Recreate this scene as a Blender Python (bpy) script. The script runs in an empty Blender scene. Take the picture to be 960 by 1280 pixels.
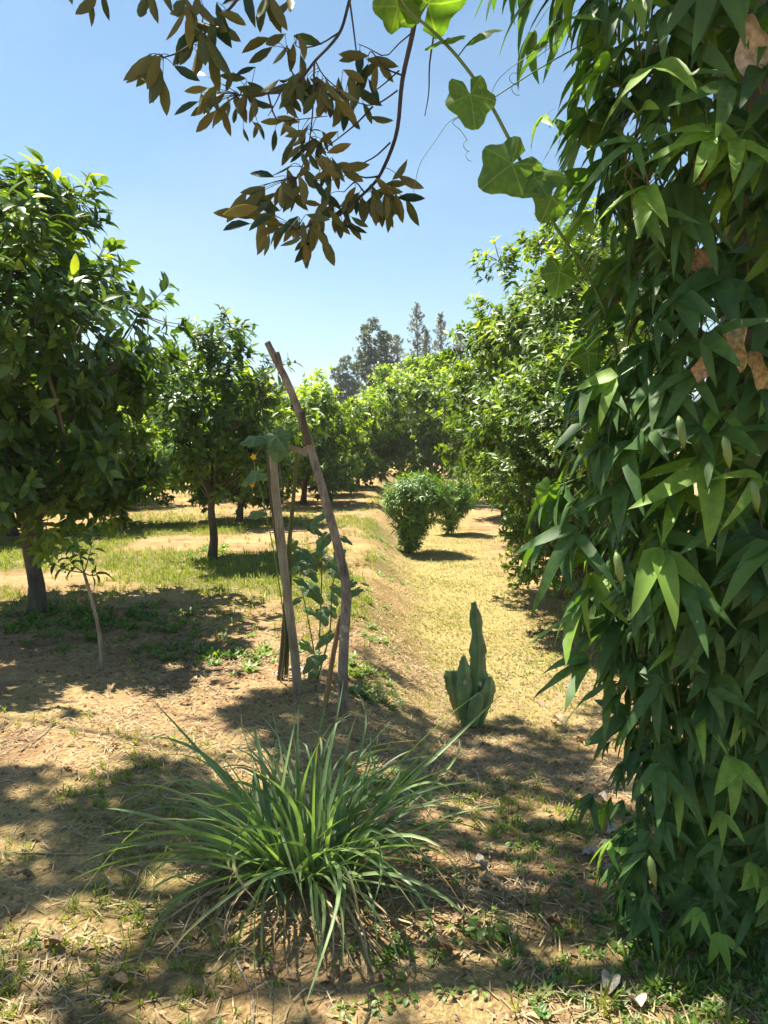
import bpy, math, random
import numpy as np
from mathutils import Vector, Matrix

SC = bpy.context.scene
COL = SC.collection
R = math.radians
rng = np.random.default_rng(7)
random.seed(7)

# ---------------------------------------------------------------- camera
CAM = np.array([0.0, 0.0, 1.55]); FPX = 960.0; PITCH = math.atan(100 / 960)
cd = bpy.data.cameras.new('camera'); co = bpy.data.objects.new('camera', cd); COL.objects.link(co)
cd.sensor_fit = 'VERTICAL'; cd.sensor_height = 36.0; cd.lens = 27.0
cd.clip_start = 0.05; cd.clip_end = 6000
co.location = CAM; co.rotation_euler = (math.pi / 2 - PITCH, 0, 0)
SC.camera = co

# ---------------------------------------------------------------- sky, sun, exposure
EL = R(66); SAZ = np.array([-0.80, 0.60]); SAZ = SAZ / np.linalg.norm(SAZ)
SUN = np.array([SAZ[0] * math.cos(EL), SAZ[1] * math.cos(EL), math.sin(EL)])
w = bpy.data.worlds.new('World'); SC.world = w; w.use_nodes = True
nt = w.node_tree; nt.nodes.clear()
sky = nt.nodes.new('ShaderNodeTexSky'); sky.sky_type = 'NISHITA'; sky.sun_disc = False
sky.sun_elevation = EL; sky.sun_rotation = math.atan2(SAZ[0], SAZ[1])
sky.air_density = 1.0; sky.dust_density = 0.7; sky.ozone_density = 1.1; sky.altitude = 100
bg = nt.nodes.new('ShaderNodeBackground'); bg.inputs['Strength'].default_value = 0.052
wo = nt.nodes.new('ShaderNodeOutputWorld')
# thin high cloud, the same all round the sky
tc = nt.nodes.new('ShaderNodeTexCoord'); mp = nt.nodes.new('ShaderNodeMapping'); mp.inputs['Scale'].default_value = (1.2, 1.2, 3.0)
nz = nt.nodes.new('ShaderNodeTexNoise'); nz.inputs['Scale'].default_value = 1.6; nz.inputs['Detail'].default_value = 5
rp = nt.nodes.new('ShaderNodeMapRange'); rp.inputs['From Min'].default_value = 0.45; rp.inputs['From Max'].default_value = 0.8
rp.inputs['To Min'].default_value = 0.0; rp.inputs['To Max'].default_value = 0.22
mx = nt.nodes.new('ShaderNodeMix'); mx.data_type = 'RGBA'; mx.inputs['B'].default_value = (6.2, 6.9, 7.6, 1)
L = nt.links.new
L(tc.outputs['Generated'], mp.inputs['Vector']); L(mp.outputs['Vector'], nz.inputs['Vector'])
L(nz.outputs['Fac'], rp.inputs['Value']); L(rp.outputs['Result'], mx.inputs['Factor'])
tint = nt.nodes.new('ShaderNodeMix'); tint.data_type = 'RGBA'; tint.blend_type = 'MULTIPLY'; tint.inputs['Factor'].default_value = 1; tint.inputs['B'].default_value = (.68, .985, 1.06, 1)
L(sky.outputs['Color'], tint.inputs['A']); L(tint.outputs['Result'], mx.inputs['A']); L(mx.outputs['Result'], bg.inputs['Color']); L(bg.outputs['Background'], wo.inputs['Surface'])
sl = bpy.data.lights.new('sun', 'SUN'); sl.energy = 5.0; sl.angle = R(0.5); sl.color = (1.0, 0.92, 0.78)
so = bpy.data.objects.new('sun', sl); COL.objects.link(so); so.location = (-4, 4, 12)
so.rotation_euler = Vector(-SUN).to_track_quat('-Z', 'Y').to_euler()
SC.view_settings.view_transform = 'Standard'; SC.view_settings.look = 'None'
SC.view_settings.gamma = 1; SC.view_settings.use_curve_mapping = False
SC.view_settings.exposure = 1.55
SC.render.engine = 'CYCLES'
SC.cycles.use_denoising = True
SC.cycles.max_bounces = 8; SC.cycles.transparent_max_bounces = 4
SC.cycles.diffuse_bounces = 4; SC.cycles.transmission_bounces = 4; SC.cycles.volume_bounces = 0

# ---------------------------------------------------------------- helpers
def nrm(v):
    v = np.asarray(v, float); return v / np.maximum(np.linalg.norm(v, axis=-1, keepdims=True), 1e-9)
FWD = np.array([0, math.cos(PITCH), -math.sin(PITCH)]); UPV = np.array([0, math.sin(PITCH), math.cos(PITCH)])
def at(px, py, Y):
    d = FWD + np.array([1, 0, 0]) * (px - 480) / FPX + UPV * (640 - py) / FPX
    return CAM + d * (Y / d[1])
def project(P):
    d = P - CAM; z = d @ FWD
    return 480 + FPX * d[..., 0] / z, 640 - FPX * (d @ UPV) / z, z
def sstep(a, b, x):
    t = np.clip((x - a) / (b - a), 0, 1); return t * t * (3 - 2 * t)
def vnoise(x, y, s=0):
    xi = np.floor(x); yi = np.floor(y); fx = x - xi; fy = y - yi
    def h(a, b):
        q = np.sin(a * 127.1 + b * 311.7 + s * 74.7) * 43758.5453; return q - np.floor(q)
    u = fx * fx * (3 - 2 * fx); v = fy * fy * (3 - 2 * fy)
    return (h(xi, yi) * (1 - u) + h(xi + 1, yi) * u) * (1 - v) + (h(xi, yi + 1) * (1 - u) + h(xi + 1, yi + 1) * u) * v
def fbm(x, y, s=0, o=4):
    r = 0; a = .5
    for k in range(o):
        r = r + a * vnoise(x * 2 ** k, y * 2 ** k, s + k); a *= .5
    return r
def bank(x, y):   # 0 on the terrace, 1 down on the path
    xb = -0.30 + 0.05 * np.sin(y * 0.9) + 0.04 * np.sin(y * 2.3 + 1)
    xb = xb + .16 * (fbm(y * 1.3, y * 0 + 3, 15) - .47); wd = .85 + .5 * (fbm(y * .8, y * 0 + 7, 16) - .47)
    return sstep(0, wd, x - xb + .12 * (fbm(x * 3, y * 3, 18) - .47))
def H(x, y):
    x = np.asarray(x, float); y = np.asarray(y, float)
    dep = 0.40 * sstep(2.0, 5.6, y) * (1 - sstep(40, 90, y))
    near = 1 - sstep(14, 60, np.abs(y))
    z = -dep * bank(x, y) + near * (0.07 * (fbm(x * .9, y * .9, 3) - .47) + 0.045 * (fbm(x * 3.7, y * 3.7, 9) - .47))
    z = z + 0.05 * np.exp(-((x - .33) / .22) ** 2 - ((y - 2.36) / .16) ** 2)          # small heap of litter
    z = z + 0.05 * np.exp(-((x + .29) / .30) ** 2 - ((y - 2.62) / .25) ** 2)          # mound under the lemongrass
    return z
def ground_at(px, py):
    d = nrm(FWD + np.array([1, 0, 0]) * (px - 480) / FPX + UPV * (640 - py) / FPX)
    t = .5 * np.exp(np.linspace(0, math.log(80), 2600)); P = CAM + d * t[:, None]
    k = np.nonzero(P[:, 2] <= H(P[:, 0], P[:, 1]))[0]
    return P[k[0] if len(k) else -1].copy()
def gz(x, y): return float(H(x, y))

def mesh_from(name, V, F, mat, smooth=True, rnd=None, flush=None, mats=None, mi=None):
    me = bpy.data.meshes.new(name)
    V = np.asarray(V, float)
    if isinstance(F, np.ndarray):
        n, k = F.shape
        me.vertices.add(len(V)); me.vertices.foreach_set('co', V.ravel().astype(np.float32))
        me.loops.add(n * k); me.loops.foreach_set('vertex_index', F.ravel().astype(np.int32))
        me.polygons.add(n); me.polygons.foreach_set('loop_start', np.arange(0, n * k, k, dtype=np.int32))
        me.polygons.foreach_set('loop_total', np.full(n, k, dtype=np.int32))
        me.update(calc_edges=True)
    else:
        me.from_pydata([tuple(v) for v in V], [], F)
    me.polygons.foreach_set('use_smooth', [smooth] * len(me.polygons))
    for nm, arr in (('rnd', rnd), ('flush', flush)):
        if arr is not None:
            a = me.attributes.new(nm, 'FLOAT', 'POINT'); a.data.foreach_set('value', np.asarray(arr, np.float32))
    for m in (mats or [mat]): me.materials.append(m)
    if mi is not None: me.polygons.foreach_set('material_index', np.asarray(mi, np.int32))
    return me
def link(name, data, parent=None, loc=None):
    o = bpy.data.objects.new(name, data); COL.objects.link(o)
    if parent is not None: o.parent = parent
    if loc is not None: o.location = loc
    return o
def tag(o, label=None, cat=None, group=None, kind=None):
    if label: o['label'] = label
    if cat: o['category'] = cat
    if group: o['group'] = group
    if kind: o['kind'] = kind
    return o
def thing(name, loc, label, cat, group=None):
    return tag(link(name, None, loc=tuple(loc)), label, cat, group)

class MB:
    def __init__(s): s.V = []; s.F = []
    def tube(s, pts, rad, n=6, cap=True, wob=0.0):
        pts = np.asarray(pts, float); m = len(pts)
        rad = np.full(m, rad, float) if np.isscalar(rad) else np.asarray(rad, float)
        T = nrm(np.gradient(pts, axis=0)); ref = np.array([0, 0, 1.0]) if abs(T[0][2]) < .9 else np.array([1.0, 0, 0])
        b = len(s.V); a = np.arange(n) * 2 * math.pi / n
        X = nrm(np.cross(T[0], ref))
        for i in range(m):
            X = nrm(X - T[i] * (X @ T[i])); Yv = np.cross(T[i], X)
            k = 1 + (wob * rng.uniform(-1, 1, n) if wob else 0)
            for c, q in zip(a, np.broadcast_to(k, n)): s.V.append(pts[i] + rad[i] * q * (X * math.cos(c) + Yv * math.sin(c)))
        for i in range(m - 1):
            for j in range(n):
                j2 = (j + 1) % n; s.F.append((b + i * n + j, b + i * n + j2, b + (i + 1) * n + j2, b + (i + 1) * n + j))
        if cap:
            s.F.append(tuple(b + j for j in range(n))[::-1]); s.F.append(tuple(b + (m - 1) * n + j for j in range(n)))
        return s
    def grid(s, P):      # P: rows x cols x 3
        r, c, _ = P.shape; b = len(s.V); s.V += list(P.reshape(-1, 3))
        for i in range(r - 1):
            for j in range(c - 1): s.F.append((b + i * c + j, b + i * c + j + 1, b + (i + 1) * c + j + 1, b + (i + 1) * c + j))
        return s
    def mesh(s, name, mat, smooth=True): return mesh_from(name, s.V, s.F, mat, smooth)
def spline(pts, n):
    pts = np.asarray(pts, float)
    if len(pts) < 3: return np.array([pts[0] + (pts[-1] - pts[0]) * t for t in np.linspace(0, 1, n)])
    q = np.vstack([2 * pts[0] - pts[1], pts, 2 * pts[-1] - pts[-2]]); out = []
    for t in np.linspace(0, len(pts) - 1 - 1e-6, n):
        i = int(t); f = t - i; a, b, c, d = q[i:i + 4]
        out.append(.5 * (2 * b + (c - a) * f + (2 * a - 5 * b + 4 * c - d) * f * f + (3 * b - a - 3 * c + d) * f ** 3))
    return np.array(out)

# leaf templates: unit length along +Y, normal +Z; triangles
def leaf_tpl(W=.42, fold=.18, curl=.25, st=(0, .12, .35, .62, .85, 1), pk=.42, wavy=0.0, seed=0):
    q = np.random.default_rng(seed)
    V = []; F = []
    n = len(st)
    def wd(t): return W / 2 * (math.sin(math.pi * min(1, t / (2 * pk))) if t < pk else math.cos(math.pi / 2 * (t - pk) / (1 - pk)) ** .85)
    for t in st: V.append((0, t, -curl * t * t))
    li = {}; ri = {}
    for i, t in enumerate(st[1:-1], 1):
        hw = wd(t); zl = -curl * t * t
        li[i] = len(V); V.append((-hw, t, zl + fold * hw * 2 + wavy * q.uniform(-1, 1)))
        ri[i] = len(V); V.append((hw, t, zl + fold * hw * 2 + wavy * q.uniform(-1, 1)))
    for d, rev in ((li, True), (ri, False)):
        tr = [(0, d[1], 1)]
        for i in range(1, n - 2): tr += [(i, d[i], d[i + 1]), (i, d[i + 1], i + 1)]
        tr.append((n - 2, d[n - 2], n - 1))
        F += [t[::-1] if rev else t for t in tr]
    return np.array(V, float), np.array(F)
def simple_tpl(W=.45, fold=.2, curl=.15):
    V = np.array([(0, 0, 0), (0, .5, -curl * .25), (0, 1, -curl), (-W / 2, .42, fold * W), (W / 2, .42, fold * W)], float)
    return V, np.array([(0, 1, 3), (3, 1, 2), (0, 4, 1), (1, 4, 2)])
def merge_tpl(parts):
    V = []; F = []; b = 0
    for v, f in parts: V.append(v); F.append(f + b); b += len(v)
    return np.vstack(V), np.vstack(F)
def frames(D, N):
    Y = nrm(D); X = np.cross(Y, N); bad = np.linalg.norm(X, axis=1) < 1e-3
    X[bad] = np.cross(Y[bad], np.array([1, .3, .2])); X = nrm(X); Z = np.cross(X, Y)
    return np.stack([X, Y, Z], axis=2)
def scatter(name, tpl, P, D, N, S, mat, rnd=None, flush=None, smooth=True, sx=None):
    """one mesh holding a copy of tpl at every P"""
    V, F = tpl; M = frames(np.asarray(D, float), np.asarray(N, float)); n = len(P)
    VV = np.repeat(V[None], n, 0)
    if sx is not None: VV = VV * np.stack([sx, np.ones(n), np.ones(n)], 1)[:, None, :]
    W_ = np.einsum('nij,nkj->nki', M, VV) * np.asarray(S)[:, None, None] + np.asarray(P)[:, None, :]
    FF = (F[None] + (np.arange(n) * len(V))[:, None, None]).reshape(-1, F.shape[1])
    rr = np.repeat(rng.random(n) if rnd is None else rnd, len(V))
    ff = None if flush is None else np.repeat(flush, len(V))
    return mesh_from(name, W_.reshape(-1, 3), FF, mat, smooth, rr, ff)
def place_part(name, me, parent, p, d, n, s):
    M = frames(np.array([d], float), np.array([n], float))[0]
    m = Matrix.Identity(4)
    for i in range(3):
        for j in range(3): m[i][j] = M[i][j] * s
        m[i][3] = p[i]
    o = link(name, me, parent); o.matrix_basis = m
    return o

# ---------------------------------------------------------------- materials
def new_mat(name):
    m = bpy.data.materials.new(name); m.use_nodes = True; t = m.node_tree; t.nodes.clear(); return m, t
def leaf_mat(name, dark, light, young=None, back=None, rough=.42, trans=.35, tcol=None, spec=.5, vein=0.0, radial=False, mott=.22):
    m, t = new_mat(name); N = t.nodes.new; K = t.links.new
    at_ = N('ShaderNodeAttribute'); at_.attribute_name = 'rnd'
    oi = N('ShaderNodeObjectInfo'); ad = N('ShaderNodeMath'); ad.operation = 'ADD'; fr = N('ShaderNodeMath'); fr.operation = 'FRACT'
    K(at_.outputs['Fac'], ad.inputs[0]); K(oi.outputs['Random'], ad.inputs[1]); K(ad.outputs[0], fr.inputs[0])
    mixc = N('ShaderNodeMix'); mixc.data_type = 'RGBA'
    mixc.inputs['A'].default_value = (*dark, 1); mixc.inputs['B'].default_value = (*light, 1); K(fr.outputs[0], mixc.inputs['Factor'])
    col = mixc.outputs['Result']
    if young is not None:
        fl = N('ShaderNodeAttribute'); fl.attribute_name = 'flush'
        m2 = N('ShaderNodeMix'); m2.data_type = 'RGBA'; m2.inputs['B'].default_value = (*young, 1)
        K(fl.outputs['Fac'], m2.inputs['Factor']); K(col, m2.inputs['A']); col = m2.outputs['Result']
    # blotches within a leaf
    tcn = N('ShaderNodeTexCoord'); nz_ = N('ShaderNodeTexNoise'); nz_.inputs['Scale'].default_value = 38 if vein == 0 else 9; nz_.inputs['Detail'].default_value = 3
    K(tcn.outputs['Object'], nz_.inputs['Vector'])
    mr = N('ShaderNodeMapRange'); mr.inputs['From Min'].default_value = .3; mr.inputs['From Max'].default_value = .7; mr.inputs['To Min'].default_value = 1 - mott; mr.inputs['To Max'].default_value = 1 + mott
    K(nz_.outputs['Fac'], mr.inputs['Value'])
    mu = N('ShaderNodeMix'); mu.data_type = 'RGBA'; mu.blend_type = 'MULTIPLY'; mu.inputs['Factor'].default_value = 1
    K(col, mu.inputs['A']); K(mr.outputs['Result'], mu.inputs['B']); col = mu.outputs['Result']
    if radial:      # veins fanning out from the stalk
        sx_ = N('ShaderNodeSeparateXYZ'); K(tcn.outputs['Object'], sx_.inputs[0])
        an = N('ShaderNodeMath'); an.operation = 'ARCTAN2'; K(sx_.outputs[0], an.inputs[0]); K(sx_.outputs[1], an.inputs[1])
        a5 = N('ShaderNodeMath'); a5.operation = 'MULTIPLY'; a5.inputs[1].default_value = 2.5; K(an.outputs[0], a5.inputs[0])
        sn = N('ShaderNodeMath'); sn.operation = 'SINE'; K(a5.outputs[0], sn.inputs[0]); ab = N('ShaderNodeMath'); ab.operation = 'ABSOLUTE'; K(sn.outputs[0], ab.inputs[0])
        ln_ = N('ShaderNodeVectorMath'); ln_.operation = 'LENGTH'; K(tcn.outputs['Object'], ln_.inputs[0])
        dd = N('ShaderNodeMath'); dd.operation = 'MULTIPLY'; K(ab.outputs[0], dd.inputs[0]); K(ln_.outputs['Value'], dd.inputs[1])
        vr = N('ShaderNodeMapRange'); vr.inputs['From Min'].default_value = .015; vr.inputs['From Max'].default_value = .045; vr.inputs['To Min'].default_value = .6; vr.inputs['To Max'].default_value = 0; K(dd.outputs[0], vr.inputs['Value'])
        vm = N('ShaderNodeMix'); vm.data_type = 'RGBA'; vm.inputs['B'].default_value = (light[0] * 2.2, light[1] * 1.7, light[2] * 2.2, 1); K(vr.outputs['Result'], vm.inputs['Factor']); K(col, vm.inputs['A']); col = vm.outputs['Result']
    p = N('ShaderNodeBsdfPrincipled'); p.inputs['Roughness'].default_value = rough; p.inputs['Specular IOR Level'].default_value = spec
    K(col, p.inputs['Base Color'])
    tr = N('ShaderNodeBsdfTranslucent')
    hs = N('ShaderNodeMix'); hs.data_type = 'RGBA'; hs.blend_type = 'MULTIPLY'; hs.inputs['Factor'].default_value = 1
    K(col, hs.inputs['A']); hs.inputs['B'].default_value = (*(tcol or (2.6, 2.3, .7)), 1); K(hs.outputs['Result'], tr.inputs['Color'])
    ms = N('ShaderNodeMixShader'); ms.inputs['Fac'].default_value = trans
    K(p.outputs[0], ms.inputs[1]); K(tr.outputs[0], ms.inputs[2])
    o = N('ShaderNodeOutputMaterial'); K(ms.outputs[0], o.inputs['Surface'])
    return m
def bark_mat(name, a, b, scale=9, stretch=6, bump=.5, rough=.9):
    m, t = new_mat(name); N = t.nodes.new; K = t.links.new
    tcn = N('ShaderNodeTexCoord'); mp_ = N('ShaderNodeMapping'); mp_.inputs['Scale'].default_value = (stretch, stretch, 1); K(tcn.outputs['Object'], mp_.inputs['Vector'])
    n1 = N('ShaderNodeTexNoise'); n1.inputs['Scale'].default_value = scale; n1.inputs['Detail'].default_value = 8; n1.inputs['Roughness'].default_value = .65; K(mp_.outputs[0], n1.inputs['Vector'])
    n2 = N('ShaderNodeTexNoise'); n2.inputs['Scale'].default_value = scale * .5; n2.inputs['Detail'].default_value = 4; K(tcn.outputs['Object'], n2.inputs['Vector'])
    ad = N('ShaderNodeMath'); ad.operation = 'ADD'; K(n1.outputs['Fac'], ad.inputs[0]); K(n2.outputs['Fac'], ad.inputs[1])
    mr = N('ShaderNodeMapRange'); mr.inputs['From Min'].default_value = .72; mr.inputs['From Max'].default_value = 1.28; K(ad.outputs[0], mr.inputs['Value'])
    c = N('ShaderNodeMix'); c.data_type = 'RGBA'; c.inputs['A'].default_value = (*a, 1); c.inputs['B'].default_value = (*b, 1); K(mr.outputs['Result'], c.inputs['Factor'])
    bp = N('ShaderNodeBump'); bp.inputs['Strength'].default_value = bump; bp.inputs['Distance'].default_value = .02; K(n1.outputs['Fac'], bp.inputs['Height'])
    p = N('ShaderNodeBsdfPrincipled'); p.inputs['Roughness'].default_value = rough; K(c.outputs['Result'], p.inputs['Base Color']); K(bp.outputs[0], p.inputs['Normal'])
    o = N('ShaderNodeOutputMaterial'); K(p.outputs[0], o.inputs['Surface'])
    return m
def ground_mat():
    m, t = new_mat('soil'); N = t.nodes.new; K = t.links.new
    tcn = N('ShaderNodeTexCoord')
    def noise(s, d=6, r=.6):
        n = N('ShaderNodeTexNoise'); n.inputs['Scale'].default_value = s; n.inputs['Detail'].default_value = d; n.inputs['Roughness'].default_value = r
        K(tcn.outputs['Object'], n.inputs['Vector']); return n
    def rng_(src, a, b, c=0, d=1):
        r_ = N('ShaderNodeMapRange'); r_.inputs['From Min'].default_value = a; r_.inputs['From Max'].default_value = b; r_.inputs['To Min'].default_value = c; r_.inputs['To Max'].default_value = d
        K(src, r_.inputs['Value']); return r_.outputs['Result']
    def mix(a, b, f, blend='MIX'):
        x = N('ShaderNodeMix'); x.data_type = 'RGBA'; x.blend_type = blend
        for s, v in (('A', a), ('B', b), ('Factor', f)):
            if hasattr(v, 'links'): K(v, x.inputs[s])
            else: x.inputs[s].default_value = (*v, 1) if isinstance(v, tuple) else v
        return x.outputs['Result']
    n1 = noise(.9); n2 = noise(6.5, 8, .7); n3 = noise(60, 5, .7); n4 = noise(2.3, 5, .6)
    c = mix((.31, .18, .085), (.52, .345, .17), rng_(n1.outputs['Fac'], .38, .62))
    c = mix(c, (.55, .39, .20), rng_(n2.outputs['Fac'], .46, .70, 0, .8))
    c = mix(c, (.14, .075, .038), rng_(n4.outputs['Fac'], .52, .68, 0, .6))
    g = N('ShaderNodeAttribute'); g.attribute_name = 'flush'      # mown dry turf
    c = mix(c, (.40, .33, .12), rng_(g.outputs['Fac'], 0, 1, 0, .75))
    gr = N('ShaderNodeAttribute'); gr.attribute_name = 'rnd'      # green ground cover
    c = mix(c, (.15, .17, .045), rng_(gr.outputs['Fac'], 0, 1, 0, .7))
    c = mix(c, rng_(n3.outputs['Fac'], .3, .7, .62, 1.38), 1.0, 'MULTIPLY')
    vo = N('ShaderNodeTexVoronoi'); vo.inputs['Scale'].default_value = 45; K(tcn.outputs['Object'], vo.inputs['Vector'])
    h = N('ShaderNodeMath'); h.operation = 'MULTIPLY_ADD'; K(n2.outputs['Fac'], h.inputs[0]); h.inputs[1].default_value = 2.0; K(n3.outputs['Fac'], h.inputs[2])
    h2 = N('ShaderNodeMath'); h2.operation = 'MULTIPLY_ADD'; K(vo.outputs['Distance'], h2.inputs[0]); h2.inputs[1].default_value = -.5; K(h.outputs[0], h2.inputs[2])
    bp = N('ShaderNodeBump'); bp.inputs['Strength'].default_value = .9; bp.inputs['Distance'].default_value = .03; K(h2.outputs[0], bp.inputs['Height'])
    p = N('ShaderNodeBsdfPrincipled'); p.inputs['Roughness'].default_value = .95; p.inputs['Specular IOR Level'].default_value = .15
    K(c, p.inputs['Base Color']); K(bp.outputs[0], p.inputs['Normal'])
    o = N('ShaderNodeOutputMaterial'); K(p.outputs[0], o.inputs['Surface'])
    return m
def plain_mat(name, col, rough=.7, spec=.4):
    m = bark_mat(name, tuple(c * .85 for c in col), tuple(min(1, c * 1.12) for c in col), 12, 1, .1, rough); return m

M_SOIL = ground_mat()
M_CITRUS = leaf_mat('citrus_leaf', (.038, .09, .015), (.105, .185, .032), (.30, .41, .035), rough=.38, trans=.36)
M_CITRUS_B = leaf_mat('citrus_leaf_light', (.05, .10, .018), (.12, .20, .032), (.28, .41, .04), rough=.4, trans=.36)
M_DURIAN_UP = leaf_mat('durian_leaf_top', (.02, .055, .02), (.04, .085, .03), rough=.4, trans=.45)
M_DURIAN_UN = leaf_mat('durian_leaf_underside', (.10, .14, .035), (.28, .23, .06), rough=.5, trans=.45, tcol=(1.6, 1.5, .7))
M_VINE = leaf_mat('bean_leaf', (.036, .09, .024), (.09, .17, .044), (.22, .36, .05), rough=.48, spec=.35, trans=.34, tcol=(2.2, 2.4, .6), vein=1)
M_GOURD = leaf_mat('gourd_leaf', (.06, .125, .02), (.10, .18, .03), rough=.5, trans=.5, tcol=(2.2, 2.2, .6), vein=1, radial=True)
M_CUCUMBER = leaf_mat('cucumber_leaf', (.05, .11, .05), (.10, .18, .07), rough=.5, trans=.35, vein=1, radial=True)
M_LEMON = leaf_mat('lemongrass_blade', (.10, .17, .065), (.22, .31, .12), young=(.36, .27, .11), rough=.45, trans=.3, tcol=(1.8, 2.0, .7), vein=1)
M_BUSH = leaf_mat('bush_leaf', (.06, .14, .024), (.13, .24, .04), (.20, .31, .05), rough=.4, trans=.3)
M_FAR = leaf_mat('tall_tree_leaf', (.045, .075, .030), (.09, .13, .05), rough=.5, trans=.25)
M_FAR2 = leaf_mat('slim_tree_leaf', (.075, .095, .040), (.15, .16, .07), rough=.5, trans=.25)
M_GRASS = leaf_mat('grass_blade', (.10, .15, .02), (.23, .28, .045), rough=.5, trans=.35)
M_STRAW = leaf_mat('straw', (.17, .115, .055), (.50, .39, .22), rough=.7, trans=.1, tcol=(1, 1, 1))
M_CLIP = leaf_mat('dry_clippings', (.26, .25, .075), (.54, .44, .18), rough=.7, trans=.15, tcol=(1, 1, .8))
M_WEED = leaf_mat('weed_leaf', (.06, .13, .02), (.17, .27, .04), rough=.45, trans=.35)
M_DRY = leaf_mat('dry_leaf', (.20, .125, .06), (.40, .28, .15), rough=.75, trans=.15, tcol=(1.1, 1, .8), vein=1, mott=.55)
M_PALE = leaf_mat('pale_dry_leaf', (.30, .25, .19), (.44, .38, .31), rough=.8, spec=.2, trans=.1, tcol=(1, 1, 1), vein=1, mott=.4)
M_TAN = leaf_mat('tan_dry_leaf', (.36, .27, .13), (.50, .38, .19), rough=.75, trans=.2, tcol=(1, 1, .8), vein=1, mott=.55)
M_CACTUS = leaf_mat('succulent_skin', (.13, .22, .075), (.20, .30, .11), mott=.4, rough=.5, trans=0.0, vein=1)
M_CRUMB = leaf_mat('earth_crumb', (.17, .10, .05), (.42, .30, .17), rough=.95, trans=0, spec=.1)
M_SCAR = plain_mat('pale_scar', (.42, .36, .24))
M_BARK = bark_mat('citrus_bark', (.045, .035, .022), (.15, .12, .075), 8, 4)
M_BARKG = bark_mat('grey_bark', (.05, .045, .03), (.17, .145, .10), 9, 5)
M_TWIG = bark_mat('durian_twig', (.035, .025, .022), (.10, .075, .06), 20, 3, .3)
M_STICK = bark_mat('weathered_stick', (.07, .056, .044), (.44, .375, .295), 16, 5, .9)
M_STICKD = bark_mat('dark_stick', (.05, .035, .022), (.15, .105, .07), 8, 7)
M_BAMBOO = bark_mat('old_bamboo', (.17, .13, .08), (.52, .45, .32), 9, 12, .9)
M_BAMBOOG = bark_mat('green_bamboo', (.06, .08, .02), (.16, .18, .05), 5, 10, .3)
M_BROKEN = bark_mat('broken_wood', (.20, .11, .05), (.42, .26, .13), 6, 9)
M_STEM = leaf_mat('green_stem', (.09, .16, .04), (.16, .23, .06), rough=.5, trans=0.05, vein=1)
M_STEMB = leaf_mat('vine_stem', (.10, .09, .035), (.20, .17, .07), rough=.6, trans=0, vein=1)
M_YELLOW = leaf_mat('yellow_petal', (.75, .45, .01), (.85, .55, .02), rough=.6, trans=.3, tcol=(1.1, 1, .6), vein=1)
M_WHITE = plain_mat('white_plastic', (.72, .72, .70), .4)

# ---------------------------------------------------------------- ground
def axis(lo, hi, step, far_lo, far_hi, g=1.13):
    a = list(np.arange(lo, hi, step)); s = step
    x = a[-1]
    while x < far_hi: s *= g; x += s; a.append(x)
    s = step; x = a[0]; b = []
    while x > far_lo: s *= g; x -= s; b.append(x)
    return np.array(b[::-1] + a)
def green_mask(x, y):
    g = sstep(.40, .58, fbm(x * .75 + 4, y * .75, 21)) * sstep(5.2, 7.5, y) * (1 - bank(x, y)) * (1 - .9 * sstep(12, 16, y))
    g2 = .9 * sstep(.46, .62, fbm(x * 1.7, y * 1.7, 31)) * sstep(4.2, 3.4, y)
    g3 = .8 * sstep(.48, .6, fbm(x * 1.2 + 9, y * 1.2, 41)) * np.exp(-((x + .05) / .35) ** 2) * sstep(4, 9, y)
    return np.clip(g + .45 * g2 + g3, 0, 1)
def straw_mask(x, y):
    return np.clip((.3 * sstep(0, .3, bank(x, y)) + .7 * sstep(.6, 1, bank(x, y))) * sstep(3.5, 6.5, y) * sstep(2.1, 1.2, x) + .6 * sstep(.48, .62, fbm(x * 1.1, y * 1.1, 51)) * sstep(30, 8, y), 0, 1)
xs = axis(-4.5, 3.0, .045, -1200, 1200); ys = axis(1.0, 8.5, .045, -600, 1300)
GX, GY = np.meshgrid(xs, ys); GZ = H(GX, GY)
nx = len(xs); ny = len(ys)
ii = np.arange(ny - 1)[:, None] * nx + np.arange(nx - 1)[None]
Fq = np.stack([ii, ii + 1, ii + nx + 1, ii + nx], -1).reshape(-1, 4)
ground = link('ground', mesh_from('ground', np.stack([GX, GY, GZ], -1).reshape(-1, 3), Fq, M_SOIL, True,
              green_mask(GX, GY).ravel(), straw_mask(GX, GY).ravel()))
tag(ground, 'reddish tan orchard soil with a low bank beside the sunken path', 'ground', kind='structure')

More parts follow.
